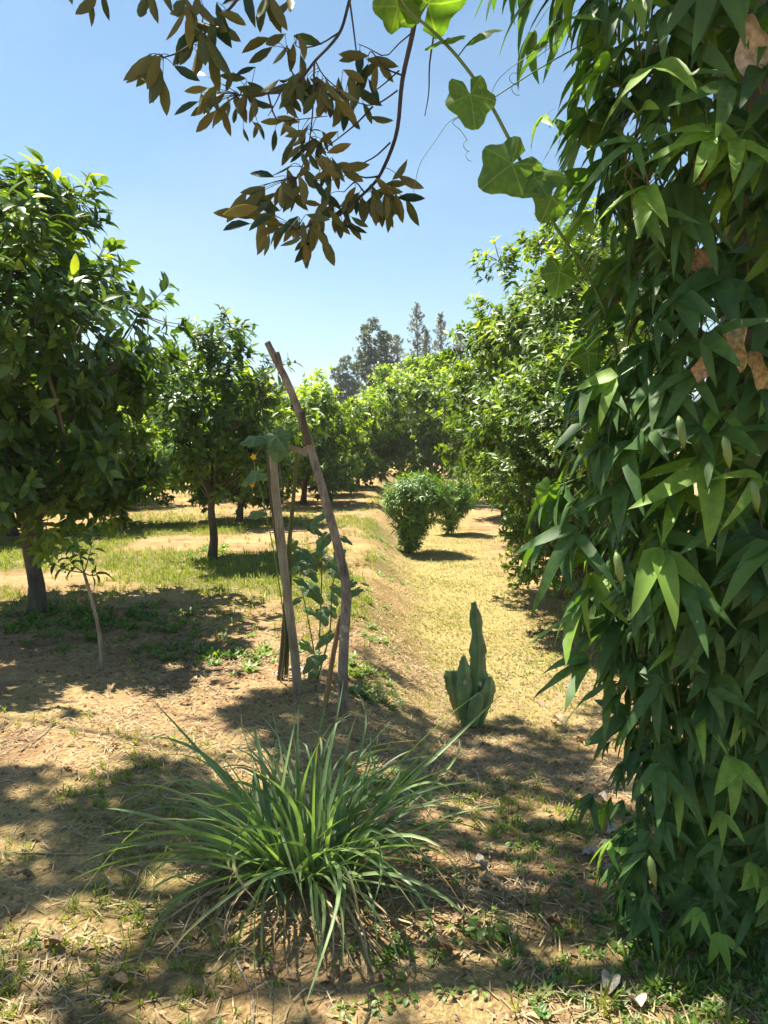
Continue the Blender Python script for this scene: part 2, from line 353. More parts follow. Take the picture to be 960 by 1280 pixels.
# far hills
def hills():
    n = 120; X = np.linspace(-900, 900, n); rows = []
    top = 20 + 26 * fbm(X / 160, X * 0, 5) + 6 * fbm(X / 40, X * 0, 8)
    for k, (dy, f) in enumerate(((0, -.05), (60, .35), (150, .75), (260, 1.0), (420, .9), (900, .2))):
        rows.append(np.stack([X, 450 + dy * .6 + 30 * np.sin(X / 200), top * f + (4 * vnoise(X / 25, X * 0 + k, 2) if k else -3)], -1))
    o = link('hills', MB().grid(np.array(rows)).mesh('hills', M_FAR)); tag(o, 'low hazy blue hills far beyond the orchard', 'hills', kind='structure')
hills()
def haze():
    m, t = new_mat('haze'); v = t.nodes.new('ShaderNodeVolumePrincipled'); v.inputs['Color'].default_value = (.80, .88, 1.0, 1); v.inputs['Density'].default_value = .0010; v.inputs['Anisotropy'].default_value = .2
    o = t.nodes.new('ShaderNodeOutputMaterial'); t.links.new(v.outputs[0], o.inputs['Volume'])
    x0, x1, y0, y1, z0, z1 = -1400, 1400, -800, 1500, -2.2, 62
    V = [(x, y, z) for z in (z0, z1) for y in (y0, y1) for x in (x0, x1)]
    F = [(0, 2, 3, 1), (4, 5, 7, 6), (0, 1, 5, 4), (2, 6, 7, 3), (0, 4, 6, 2), (1, 3, 7, 5)]
    ob = link('haze', mesh_from('haze', V, F, m, False)); tag(ob, 'thin bluish haze in the air over the orchard', 'haze', kind='stuff')
haze()

# ---------------------------------------------------------------- ground cover (nobody could count it)
def pts_in(n, x0, x1, y0, y1, fn, ypow=1.0):
    x = rng.uniform(x0, x1, n); y = y0 + (y1 - y0) * rng.random(n) ** ypow
    k = rng.random(n) < fn(x, y); x = x[k]; y = y[k]
    return np.stack([x, y, H(x, y)], 1)
def tuft(nb, h, wd, spread, seed):
    q = np.random.default_rng(seed); V = []; F = []
    for i in range(nb):
        a = q.uniform(0, 6.283); d = np.array([math.cos(a), math.sin(a)]); l = h * q.uniform(.5, 1.1); s = spread * q.uniform(.3, 1)
        o = d * q.uniform(0, .25) * h; p = np.array([-d[1], d[0]]) * wd / 2
        b = len(V); m_ = o + d * s * l * .45; e = o + d * s * l
        V += [(*(o - p), 0), (*(o + p), 0), (*(m_ + p * .9), l * .62), (*(m_ - p * .9), l * .62), (*e, l * (.95 - .35 * s))]
        F += [(b, b + 1, b + 2), (b, b + 2, b + 3), (b + 3, b + 2, b + 4)]
    V = np.array(V); V = V[:, [0, 2, 1]]; V[:, 2] *= -1      # template axis: +Y is up
    return V, np.array(F)
def lay(name, n, box, fn, tpl, smin, smax, mat, label, ypow=1.0, cat='grass', tilt=.15, flat=False, lift=0.0):
    P = pts_in(n, *box, fn, ypow); k = len(P)
    if flat:
        a = rng.uniform(0, 6.283, k); D = np.stack([np.cos(a), np.sin(a), rng.normal(0, .12, k)], 1); N_ = np.stack([rng.normal(0, .3, k), rng.normal(0, .3, k), np.ones(k)], 1)
        P[:, 2] += lift + rng.random(k) * .008
    else:
        D = np.stack([rng.normal(0, tilt, k), rng.normal(0, tilt, k), np.ones(k)], 1); a = rng.uniform(0, 6.283, k); N_ = np.stack([np.cos(a), np.sin(a), 0 * a], 1)
    o = link(name, scatter(name, tpl, P, D, N_, rng.uniform(smin, smax, k), mat)); tag(o, label, cat, kind='stuff'); return o
TUFT = tuft(7, 1.0, .07, .75, 1); TUFT2 = tuft(6, 1.0, .11, 1.0, 2)
lay('grass', 60000, (-12, -.1, 5.0, 22), lambda x, y: green_mask(x, y) * .9 + .03, TUFT, .035, .09, M_GRASS, 'short bright green grass in patches under the citrus rows', 1.6)
lay('grass', 26000, (-2.6, 1.6, 1.6, 5.2), lambda x, y: green_mask(x, y) * .8 * sstep(.2, -.1, np.exp(-((x + .4) / .5) ** 2 - ((y - 2.6) / .4) ** 2) - .4), TUFT2, .018, .05, M_GRASS, 'sparse low green grass on the shaded soil by the lemongrass')
def path_fn(x, y): return np.clip((.4 + .6 * sstep(.6, 1, bank(x, y))) * bank(x, y) * sstep(3.0, 5.5, y) * sstep(2.6, 1.6, x), 0, 1) * (.35 + .65 * sstep(.4, .6, fbm(x * 2, y * 2, 61)))
lay('grass', 26000, (-.3, 2.6, 3.4, 16), path_fn, TUFT2, .014, .034, M_CLIP, 'dry yellow mown grass covering the sunken path and bank', 1.3)
lay('grass', 16000, (-.4, 2.2, 2.6, 12), lambda x, y: path_fn(x, y) * (.25 + .75 * sstep(.45, .6, fbm(x * 1.4, y * 1.4, 71))), TUFT2, .018, .04, M_GRASS, 'thin green grass coming through on the path', 1.3)
STRAWT = (np.array([(-.030, 0, 0), (.030, 0, 0), (.024, .5, .05), (-.024, .5, .05), (0, 1, 0)], float), np.array([(0, 1, 2), (0, 2, 3), (3, 2, 4)]))
lay('straw', 70000, (-3.4, 1.9, 1.4, 6.0), lambda x, y: .25 + .75 * sstep(.42, .6, fbm(x * 1.6, y * 1.6, 81)), STRAWT, .02, .095, M_STRAW, 'dry straw and grass clippings strewn over the near soil', 1.2, 'straw', flat=True, lift=.002)
lay('straw', 22000, (-7, 2.5, 6, 16), lambda x, y: .2 + .6 * straw_mask(x, y), STRAWT, .05, .14, M_CLIP, 'pale mown clippings strewn beneath the citrus trees', 1.4, 'straw', flat=True, lift=.002)
CLOD = (np.array([(-.5, -.4, 0), (.45, -.5, 0), (.55, .4, 0), (-.4, .5, 0), (-.25, -.2, .45), (.25, -.15, .5), (.2, .25, .4), (-.2, .2, .5)], float),
        np.array([(0, 1, 5), (0, 5, 4), (1, 2, 6), (1, 6, 5), (2, 3, 7), (2, 7, 6), (3, 0, 4), (3, 4, 7), (4, 5, 6), (4, 6, 7)]))
lay('soil_crumbs', 16000, (-3.2, 1.7, 1.4, 6.0), lambda x, y: .2 + .8 * sstep(.42, .6, fbm(x * 2.3, y * 2.3, 121)), CLOD, .006, .022, M_CRUMB, 'small crumbs and clods of dry earth on the near soil', 1.3, 'soil', flat=True, lift=-.006)
lay('leaf_litter', 11000, (-3.4, 1.9, 1.5, 7.5), lambda x, y: .15 + .85 * sstep(.5, .66, fbm(x * 1.3, y * 1.3, 91)), simple_tpl(.4, .3, .3), .02, .055, M_DRY, 'small broken brown leaves scattered on the soil', 1.2, 'leaf litter', flat=True, lift=.003)
def heap_fn(x, y): return np.exp(-((x - .33) / .2) ** 2 - ((y - 2.36) / .15) ** 2)
lay('straw', 5200, (-.2, .9, 1.9, 2.9), heap_fn, STRAWT, .025, .085, M_STRAW, 'heap of dead straw and leaves between the lemongrass and the vine', 1, 'straw', flat=True, lift=.012)
def heap2_fn(x, y): return np.exp(-((x + .27) / .4) ** 2 - ((y - 2.55) / .28) ** 2)
lay('straw', 5200, (-1.3, .5, 1.8, 3.2), heap2_fn, STRAWT, .03, .10, M_STRAW, 'dead straw thatch around the foot of the lemongrass', 1, 'straw', flat=True, lift=.008)
WEEDT = merge_tpl([(simple_tpl(.6, .2, .4)[0] @ np.array([[math.cos(a), math.sin(a), 0], [-math.sin(a), math.cos(a), 0], [0, 0, 1]]).T @ np.array([[1, 0, 0], [0, 0, -1], [0, 1, 0]]).T * s + np.array([0, hh, 0]), simple_tpl()[1])
    for a, s, hh in ((0, 1, .2), (1.3, .9, .35), (2.5, 1, .15), (3.7, .8, .45), (4.9, .95, .3), (5.7, .7, .6))])
lay('weeds', 3200, (.35, 2.0, 1.5, 2.9), lambda x, y: np.exp(-((x - .95) / .38) ** 2 - ((y - 2.0) / .3) ** 2), WEEDT, .014, .036, M_WEED, 'low leafy weeds crowding the foot of the vine', 1, 'weeds')
lay('grass', 600, (.35, 2.0, 1.5, 2.9), lambda x, y: np.exp(-((x - .9) / .4) ** 2 - ((y - 2.05) / .3) ** 2), TUFT, .03, .10, M_GRASS, 'thin taller grass at the foot of the vine', 1, 'grass')
def weedpatch(x, y): return np.exp(-((x + 1.2) / .45) ** 2 - ((y - 5.25) / .3) ** 2) + np.exp(-((x + 2.7) / .9) ** 2 - ((y - 6.2) / .45) ** 2) + .8 * np.exp(-((x + 2.2) / .18) ** 2 - ((y - 9.9) / .4) ** 2)
lay('weeds', 4200, (-4.5, -.4, 4.5, 10.5), weedpatch, WEEDT, .03, .085, M_WEED, 'leafy green weeds around the foot of the citrus trunks', 1, 'weeds')
lay('weeds', 1500, (-.35, .25, 3.2, 12), lambda x, y: .8 * np.exp(-((x + .1) / .2) ** 2) * sstep(.46, .62, fbm(x * 2.5, y * 1.5, 111)), WEEDT, .02, .06, M_WEED, 'small green weeds along the top of the bank', 1.3, 'weeds')
lay('weeds', 3000, (-2.6, 1.2, 1.5, 3.2), lambda x, y: .6 * sstep(.5, .62, fbm(x * 2.2, y * 2.2, 101)), WEEDT, .012, .035, M_WEED, 'tiny green seedlings dotted over the near soil', 1, 'weeds')

# ---------------------------------------------------------------- trees
T_CIT = leaf_tpl(.44, .16, .22); T_CIT2 = leaf_tpl(.40, .22, .4); T_FAR = simple_tpl(.46, .18, .2); T_NARROW = simple_tpl(.2, .2, .3)
def unit_sphere(n):
    v = rng.normal(size=(n, 3)); return nrm(v)
def crown_twigs(c, rad, nblob, per, blob_r, zmin=None, seed=0, flat=0.0):
    """twig ends on the skins of many lobes spread through an ellipsoid -> points, outward directions, lobe centres"""
    q = np.random.default_rng(seed); c = np.array(c, float); rad = np.array(rad, float)
    B = nrm(q.normal(size=(nblob, 3))) * (q.uniform(.25, 1, nblob) ** .5)[:, None] * .84
    B = c + B * rad; P = []; D = []
    for b in B:
        s = blob_r * q.uniform(.65, 1.25); u = nrm(q.normal(size=(per, 3)) + np.array([0, 0, .25]))
        p = b + u * s * q.uniform(.55, 1.0, per)[:, None] * np.array([1, 1, .85]); P.append(p)
        out = nrm((p - c) / rad); D.append(nrm(u * .5 + out * .55 + np.array([0, 0, .35])))
    P = np.vstack(P); D = np.vstack(D)
    if zmin is not None:
        k = P[:, 2] > zmin; P = P[k]; D = D[k]
    return P, D, B
def twig_leaves(P, D, per, size, length=.2, droop=.25, splay=.9):
    n = len(P); k = rng.integers(int(per * .7), int(per * 1.3) + 1, n); idx = np.repeat(np.arange(n), k); m = len(idx)
    t = rng.random(m) ** .7; pos = P[idx] - D[idx] * (length * (1 - t))[:, None]
    a = rng.normal(size=(m, 3)); a = nrm(a - D[idx] * np.sum(a * D[idx], 1, keepdims=True))
    ld = nrm(a * splay + D[idx] * (.25 + .7 * t)[:, None] + np.array([0, 0, -droop]))
    nv = nrm(D[idx] * .9 - a * .4 + np.array([0, 0, .6]) + rng.normal(0, .25, (m, 3)))
    return pos, ld, nv, size * rng.uniform(.6, 1.15, m), idx
def tree_wood(base_r, trunk_pts, B, P=None, D=None, limb_r=.4, mat=None, twig_r=.004, nseg=8, twig_every=1, wob=.06):
    mb = MB(); tp = spline(trunk_pts, 8); mb.tube(tp, np.linspace(base_r, base_r * .72, 8) * (1 + .35 * np.exp(-np.linspace(0, 6, 8))), nseg, wob=wob)
    f = tp[-1]
    for b in B[::max(1, len(B) // 14)]:
        s = f + (tp[-2] - f) * rng.uniform(0, 1.5); mid = s * .5 + b * .5 + np.array([rng.normal(0, .08), rng.normal(0, .08), .05 * rng.normal() - .05]) * np.linalg.norm(b - s)
        r0 = base_r * limb_r * rng.uniform(.7, 1.1); mb.tube(spline([s, mid, b], 6), np.linspace(r0, r0 * .3, 6), 5)
    if P is not None:
        for p, d in list(zip(P, D))[::twig_every]:
            b = B[np.argmin(np.sum((B - p) ** 2, 1))]; s = b + (p - b) * .15
            mb.tube(spline([s, (s + p) / 2 - d * .03, p], 3), [twig_r * 1.6, twig_r * 1.2, twig_r * .6], 3, cap=False)
    return mb.mesh('trunk', mat or M_BARK)
def flush_of(P, idx, c, rad, frac, seed, top=.5):
    """which whole shoots carry young yellow-green leaves: mostly high, outer shoots"""
    q = np.random.default_rng(seed); h = (P[:, 2] - c[2]) / rad[2]; s = q.random(len(P)) < frac * np.clip(top + h, 0, 2)
    return s.astype(float)[idx]
def pick_visible(P, S, nmax, cell=9, fr=(0, 960, 0, 1280)):
    px, py, z = project(P); ok = (z > .2) & (px > fr[0]) & (px < fr[1]) & (py > fr[2]) & (py < fr[3])
    best = {}
    for i in np.nonzero(ok)[0]:
        k = (int(px[i] // cell), int(py[i] // cell))
        if k not in best or z[i] < z[best[k]]: best[k] = i
    ids = np.array(sorted(best.values(), key=lambda i: -S[i] / z[i])[:nmax], int)
    return ids

def citrus(name, loc, label, group, c, rad, trunk_pts, trunk_r, nblob=16, per=22, blob_r=.5, leaf=.12, lpt=11, seed=1, frac=.12, top=.4,
           tpl=None, mat=None, zmin=.7, parts=0, twig_every=1, bark=None, carve=None, droop=.25, tlen=.2):
    global rng
    keep = rng; rng = np.random.default_rng(seed * 13 + 5)
    root = thing(name, loc, label, 'tree', group)
    P, D, B = crown_twigs(c, rad, nblob, per, blob_r, zmin, seed)
    if carve is not None:
        k = carve(P + np.array(loc)); P = P[k]; D = D[k]
    wood = tree_wood(trunk_r, trunk_pts, B, P, D, mat=bark, twig_every=twig_every); link('trunk', wood, root)
    lp, ld, ln, ls, idx = twig_leaves(P, D, lpt, leaf, tlen, droop)
    fl = flush_of(P, idx, np.array(c), np.array(rad), frac, seed, top)
    m = mat or M_CITRUS; tpl = tpl or T_CIT
    sel = np.zeros(len(lp), bool)
    if parts:
        ids = pick_visible(lp + np.array(loc), ls, parts); sel[ids] = True
        var = []
        for f in (0., 1.):
            for tt in (T_CIT, T_CIT2):
                var.append(mesh_from('leaf', tt[0], tt[1], m, True, np.zeros(len(tt[0])), np.full(len(tt[0]), f)))
        for j, i in enumerate(ids): place_part('leaf', var[int(fl[i] > .5) * 2 + j % 2], root, lp[i], ld[i], ln[i], ls[i])
    k = ~sel
    cr = link('crown', scatter('crown', tpl, lp[k], ld[k], ln[k], ls[k], m, None, fl[k]), root); cr['kind'] = 'stuff'
    rng = keep
    return root
def copy_tree(o, loc, rz, s, label, group=None):
    c = o.copy(); COL.objects.link(c); c.location = loc; c.rotation_euler = (0, 0, rz); c.scale = (s, s, s * random.uniform(.94, 1.06)); c['label'] = label
    if group: c['group'] = group
    for ch in o.children:
        if ch.name.startswith(('leaf', 'shoot')): continue
        d = ch.copy(); COL.objects.link(d); d.parent = c
    return c

def onground(px, py): p = ground_at(px, py); return np.array([p[0], p[1], gz(p[0], p[1]) - .02])
# big tree on the left
b1 = onground(47, 765)
big = citrus('citrus_tree', b1, 'large dark citrus tree with a leaning grey trunk behind the thin sapling', None,
             (-.06, -.1, 2.10), (1.46, 1.8, 1.86), [(0, 0, 0), (.0, 0, .3), (-.06, .02, .62), (-.02, 0, .95)], .075, 80, 17, .46, .15, 12, 3, .55, -.25, parts=300, zmin=.48, bark=M_BARKG, tlen=.24)
# round tree with slim forked trunk
b2 = onground(265, 698)
second = citrus('citrus_tree', b2, 'round citrus tree with a slim forked trunk next to the stakes', None,
             (.12, 0, 1.92), (.92, 1.0, 1.3), [(0, 0, 0), (.03, 0, .3), (.0, 0, .6), (.04, 0, .85)], .055, 48, 13, .36, .118, 11, 5, .06, .2, parts=220, zmin=.68)
# bushier trees of the two far rows
b3 = np.array([-1.75, 16.5, gz(-1.75, 16.5) - .02])
third = citrus('citrus_tree', b3, 'bright green bushy citrus tree behind the bent stick', None,
             (.05, 0, 1.45), (1.35, 1.4, 1.5), [(0, 0, 0), (.03, 0, .25), (.06, 0, .6)], .07, 48, 20, .42, .16, 11, 8, .5, .6, tpl=T_FAR, mat=M_CITRUS_B, zmin=.18, twig_every=3)
# right-hand trees, tall and dense to the ground
r1 = np.array([2.15, 8.9, gz(2.15, 8.9) - .02])
right1 = citrus('citrus_tree', r1, 'tall dense citrus tree beside the path, half hidden behind the vine', None,
             (-.02, 0, 2.4), (1.5, 1.6, 2.45), [(0, 0, 0), (.03, 0, .3), (.05, 0, .8)], .09, 140, 22, .42, .115, 11, 11, .14, .3, tpl=T_FAR, mat=M_CITRUS_B, zmin=.25, parts=200, twig_every=2)
r2 = np.array([1.35, 21.5, gz(1.35, 21.5) - .02])
right2 = citrus('citrus_tree', r2, 'tall citrus tree topped with yellow-green shoots behind the clipped shrubs', None,
             (0, 0, 2.3), (1.65, 1.8, 2.15), [(0, 0, 0), (.03, 0, .3), (.05, 0, .8)], .09, 75, 22, .48, .135, 12, 14, .5, .3, tpl=T_FAR, mat=M_CITRUS_B, zmin=.2, twig_every=3)
def g3(x, y): return (x, y, gz(x, y) - .03)
far_l = 'citrus tree of the far rows seen between nearer trees'; far_g = 'citrus trees of the far rows'
for x, y, rz, s in ((-2.6, 27.5, 2.2, 1.1), (-.9, 33, .4, 1.0), (-5.6, 11.5, 2.9, 1.12), (-5.9, 16.5, 4.1, 1.05), (-5.8, 22, 5.1, 1.15), (-9.4, 14.5, .9, 1.2), (-9.6, 21, 3.3, 1.15),
                  (-6, 29, 1.7, 1.2), (-10, 29, 2.3, 1.2), (-13.5, 20, 5.0, 1.25), (-3.2, 36, 3.6, 1.3), (-8, 38, .2, 1.4), (-14, 34, 1.3, 1.4)):
    copy_tree(third, g3(x, y), rz, s, far_l, far_g)
for x, y, rz, s_ in ((-4.3, 12.6, 2.4, .74), (-3.7, 18.0, .8, .9), (-7.6, 12.8, 5.3, .95), (-1.35, 19.0, 3.9, .72)): copy_tree(third, g3(x, y), rz, s_, 'young low-branched citrus bush among the far rows', 'young low citrus bushes')
copy_tree(third, g3(-2.5, 13.2), 1.1, .9, 'low bright citrus tree just behind the slim forked one')
copy_tree(third, g3(-.75, 21.5), 5.6, .95, 'small bushy citrus tree at the edge of the bank beyond the stakes')
copy_tree(right1, g3(2.9, 13.2), 2.0, 1.0, 'dense citrus tree standing behind the tall one beside the path')
copy_tree(right1, g3(2.75, 17.4), 4.0, .96, 'dense citrus tree next to the yellow-green topped one')
copy_tree(right1, g3(1.88, 7.2), 5.2, .70, 'lower dense citrus tree behind the vine, shading the path')
rl = 'tall citrus tree with pale new shoots at the far end of the path'; rg = 'citrus trees at the far end of the path'
for x, y, rz, s in ((.55, 27, 1.0, 1.0), (2.6, 26, 2.5, 1.1), (5.5, 22, .5, 1.15), (1.3, 34, 3.1, 1.15), (5.2, 32, 4.2, 1.2)): copy_tree(right2, g3(x, y), rz, s, rl, rg)
# tall trees far behind
tall = citrus('broadleaf_tree', g3(-.65, 56), 'tall grey-green broadleaf tree rising over the end of the path', None,
              (0, 0, 6.9), (1.75, 1.8, 3.4), [(0, 0, 0), (.05, 0, 1.5), (.1, 0, 3.6)], .16, 46, 16, .62, .26, 12, 21, 0, 0, tpl=T_FAR, mat=M_FAR, zmin=2.0, twig_every=4)
copy_tree(tall, g3(-3.1, 64), 2.2, .78, 'lower grey-green broadleaf tree beside the tall one')
def slim(loc, h, seed, label):
    root = thing('slim_tree', loc, label, 'tree', 'slim feathery trees on the skyline'); q = np.random.default_rng(seed); P = []; D = []
    for z in np.linspace(h * .3, h, 34):
        r = 2.1 * (1 - (z - h * .3) / (h * .72)) ** .7 * q.uniform(.3, 1.3) + .12
        for k in range(9):
            a = q.uniform(0, 6.28); P.append((r * math.cos(a) * q.uniform(.3, 1), r * math.sin(a) * q.uniform(.3, 1), z + q.normal(0, .1))); D.append((math.cos(a), math.sin(a), .8))
    P = np.array(P); D = nrm(np.array(D)); mb = MB().tube(spline([(0, 0, 0), (.1, 0, h * .5), (0, 0, h)], 8), np.linspace(.14, .02, 8), 6)
    for p in P[::4]: mb.tube([(0, 0, p[2] - .3), tuple(p)], [.03, .012], 3)
    link('trunk', mb.mesh('trunk', M_BARKG), root); lp, ld, ln, ls, idx = twig_leaves(P, D, 11, .2, .35, .1, .7)
    cr = link('crown', scatter('crown', T_FAR, lp, ld, ln, ls, M_FAR2), root); cr['kind'] = 'stuff'
slim(g3(2.5, 60), 11.4, 31, 'tallest slim feathery tree with a spire top on the skyline')
slim(g3(4.4, 61), 10.9, 32, 'slim tree with a rounded top beside the spire-topped one')
slim(g3(3.4, 63), 9.9, 34, 'short slim tree between the two taller slim trees')
slim(g3(1.0, 62), 9.4, 35, 'slim tree next to the grey-green broadleaf tree')
slim(g3(6.2, 64), 9.9, 33, 'slim pale tree close to the dense citrus crowns')

# sucker shoot of young leaves on the big trunk, and the sapling in front of it
def shoot(parent, base, pts, leaves, size, mat, tpl, flush=0., r=.006, droop=.1):
    mb = MB().tube(spline([np.array(p) - base for p in pts], 8), np.linspace(r, r * .4, 8), 5); sh = link('shoot', mb.mesh('shoot', M_STEM), parent)
    me = mesh_from('leaf', tpl[0], tpl[1], mat, True, np.zeros(len(tpl[0])), np.full(len(tpl[0]), flush))
    S = spline([np.array(p) - base for p in pts], 40)
    for i in range(leaves):
        t = .35 + .65 * (i + .5) / leaves; j = int(t * 39); a = i * 2.4; d0 = nrm(S[min(j + 1, 39)] - S[j - 1])
        u = nrm(np.cross(d0, [0.3, 1, .2])); v = np.cross(d0, u); ra = u * math.cos(a) + v * math.sin(a)
        d = nrm(ra * .9 + d0 * (.3 + .6 * t) + np.array([0, 0, -droop])); place_part('leaf', me, sh, S[j], d, nrm(d0 + np.array([0, -.2, .6])), size * random.uniform(.7, 1.1))
b1g = b1
for e, nl in (((30, 668), 9), ((62, 635), 10), ((82, 672), 8), ((55, 690), 6)):
    Y = b1[1] - .45
    shoot(big, b1, [b1 + np.array([0, -.08, .55]), (at(52, 690, b1[1] - .25)), at(e[0], e[1], Y)], nl + 2, .135, M_CITRUS_B, T_CIT2, .45, .006)
sb = onground(127, 838)
sap = thing('citrus_sapling', sb, 'thin bare-stemmed sapling with small leaves in front of the large dark tree', 'sapling')
Ys = sb[1]
stem_pts = [sb, at(124, 790, Ys), at(112, 740, Ys), at(105, 716, Ys)]
link('stem', MB().tube(spline([p - sb for p in stem_pts], 10), np.linspace(.014, .009, 10), 6).mesh('stem', M_BAMBOO), sap)
for tip, nl in (((118, 665), 7), ((96, 672), 6), ((80, 690), 6), ((60, 700), 6), ((125, 715), 4)):
    shoot(sap, sb, [at(105, 716, Ys), at((105 + tip[0]) / 2, (716 + tip[1]) / 2 + 4, Ys - .02), at(tip[0], tip[1], Ys - .05 + random.uniform(-.1, .1))], nl + 3, .095, M_CITRUS, T_CIT2, 0., .005, .3)

# ---------------------------------------------------------------- shrubs by the path
def bush(loc, label, h, w_, seed, n=430):
    root = thing('clipped_shrub', loc, label, 'shrub', 'leafy shrubs along the path'); q = np.random.default_rng(seed); P = []; D = []
    for i in range(n):
        z = h * q.random() ** .75; top = q.random() < .35
        if top: z = h * q.uniform(.85, 1.0)
        rr = w_ * (.34 + .66 * sstep(.0, .7, z / h)) * (q.uniform(.0, 1) ** .5 if top else q.uniform(.72, 1.05)); a = q.uniform(0, 6.283)
        rr *= 1 + .16 * math.sin(3 * a + seed) + .12 * math.sin(5 * a + 9 * z) + (.35 if q.random() < .06 else 0)
        P.append((rr * math.cos(a) + .16 * (z / h), rr * math.sin(a), (z - .28 * h * (rr / w_) ** 2 * (z / h) ** 3 * (1 if top else .3)) + .08 + abs(q.normal(0, .04)))); D.append((math.cos(a) * .7, math.sin(a) * .7, .9 if top else .45))
    P = np.array(P); D = nrm(np.array(D)); mb = MB()
    mb.tube(spline([(0, 0, -.03), (.02, 0, .25), (.05, 0, .6)], 5), np.linspace(.035, .025, 5), 6)
    for p in P[::6]: mb.tube(spline([(.03, 0, .25), (p[0] * .5, p[1] * .5, p[2] * .7), tuple(p)], 4), np.linspace(.012, .003, 4), 3, cap=False)
    link('trunk', mb.mesh('trunk', M_BARK), root); lp, ld, ln, ls, idx = twig_leaves(P, D, 12, .115, .16, .35, .8)
    fl = (q.random(n) < .18).astype(float)[idx]
    cr = link('crown', scatter('crown', leaf_tpl(.22, .2, .35, (0, .3, .7, 1)), lp, ld, ln, ls, M_BUSH, None, fl), root); cr['kind'] = 'stuff'
bb = onground(511, 692); bush(bb, 'narrow-footed leafy green shrub standing alone on the sunny path', 1.22, .47, 41, 620)
bush(g3(1.22, 14.6), 'second leafy shrub right behind the narrow-footed one', .98, .42, 42, 420)

# ---------------------------------------------------------------- shade tree: high crown overhead, trunk wrapped by the vine, one branch hanging into view
dt = np.array([1.32, 2.75, gz(1.32, 2.75) - .05])
durian = thing('durian_tree', dt, 'tree with bronze-backed leaves whose branch hangs down against the sky', 'tree')
LIT = []   # places on the ground or vine that the sun reaches through gaps in the crown
for px, py, r_ in ((60, 865, .42), (105, 940, .30), (150, 900, .24), (20, 920, .2), (270, 930, .24), (115, 1150, .13), (40, 1215, .17), (25, 1290, .15), (300, 960, .22), (640, 1165, .16), (520, 1232, .13), (455, 1200, .10), (705, 1262, .20), (590, 1262, .14), (10, 1060, .13),
                   (240, 905, .18), (520, 880, .12), (640, 930, .11), (600, 1010, .09), (480, 965, .09), (700, 1000, .1), (380, 1190, .08), (200, 1100, .09), (560, 835, .2), (700, 815, .25), (800, 1240, .14)):
    LIT.append((ground_at(px, py), r_))
for px, py, Y, r_ in ((885, 600, 1.85, .24), (930, 450, 1.85, .16), (930, 690, 1.85, .22), (850, 840, 1.9, .16), (925, 870, 1.9, .18), (950, 1030, 1.9, .1), (900, 235, 2.0, .12), (820, 530, 1.9, .1), (760, 1090, 2.0, .1), (900, 1240, 1.9, .14), (560, 940, 2.7, .12), (400, 900, 2.7, .12), (330, 900, 2.7, .1), (600, 110, 2.2, .3), (650, 230, 2.2, .2), (520, 20, 2.2, .2), (680, 400, 2.1, .12), (150, 330, 6.0, .7), (60, 260, 6.2, .6), (180, 470, 5.6, .5), (60, 540, 5.2, .4), (110, 420, 5.2, .4), (400, 1000, 2.6, .16), (250, 1000, 2.6, .12)):
    LIT.append((at(px, py, Y), r_))
def gap(Pw):
    k = np.ones(len(Pw), bool)
    for c_, r_ in LIT:
        v = Pw - c_; t = v @ SUN; d = np.linalg.norm(v - t[:, None] * SUN, axis=1); k &= ~((d < r_ * .9 + .05) & (t > 0))
    px, py, z = project(Pw); k &= ~((z > 0) & (py > -70) & (px > -80) & (px < 1040))    # the crown stays high above the view
    return k
rng = np.random.default_rng(99)
cc = np.array([-2.7, 4.7, 6.8]); cr_ = np.array([3.9, 3.0, 1.1])
P, D, B = crown_twigs(cc, cr_, 112, 16, .6, None, 77)
k = gap(P); P = P[k]; D = D[k]; kb = gap(B); B = B[kb]
Pl = P - dt; Bl = B - dt
mb = MB(); tp = spline([(0, 0, 0), (.03, .05, 1.5), (-.05, .2, 3.2), (-.3, .5, 4.6), (-.9, 1.2, 5.7)], 16)
mb.tube(tp, np.linspace(.13, .07, 16), 10, wob=.05)
for b in Bl[::2]:
    s = tp[rng.integers(11, 16)]; mid = (s + b) / 2 + np.array([0, 0, .2]); mb.tube(spline([s, mid, b], 6), np.linspace(.04, .012, 6), 5)
for p, d in list(zip(Pl, D))[::2]:
    b = Bl[np.argmin(np.sum((Bl - p) ** 2, 1))]; mb.tube([b, (b + p) / 2, p], [.008, .006, .003], 3, cap=False)
link('trunk', mb.mesh('trunk', M_BARK), durian)
lp, ld, ln, ls, idx = twig_leaves(Pl, D, 11, .145, .25, .5)
o = link('crown', scatter('crown', T_FAR, lp, ld, ln, ls, M_DURIAN_UP), durian); o['kind'] = 'stuff'
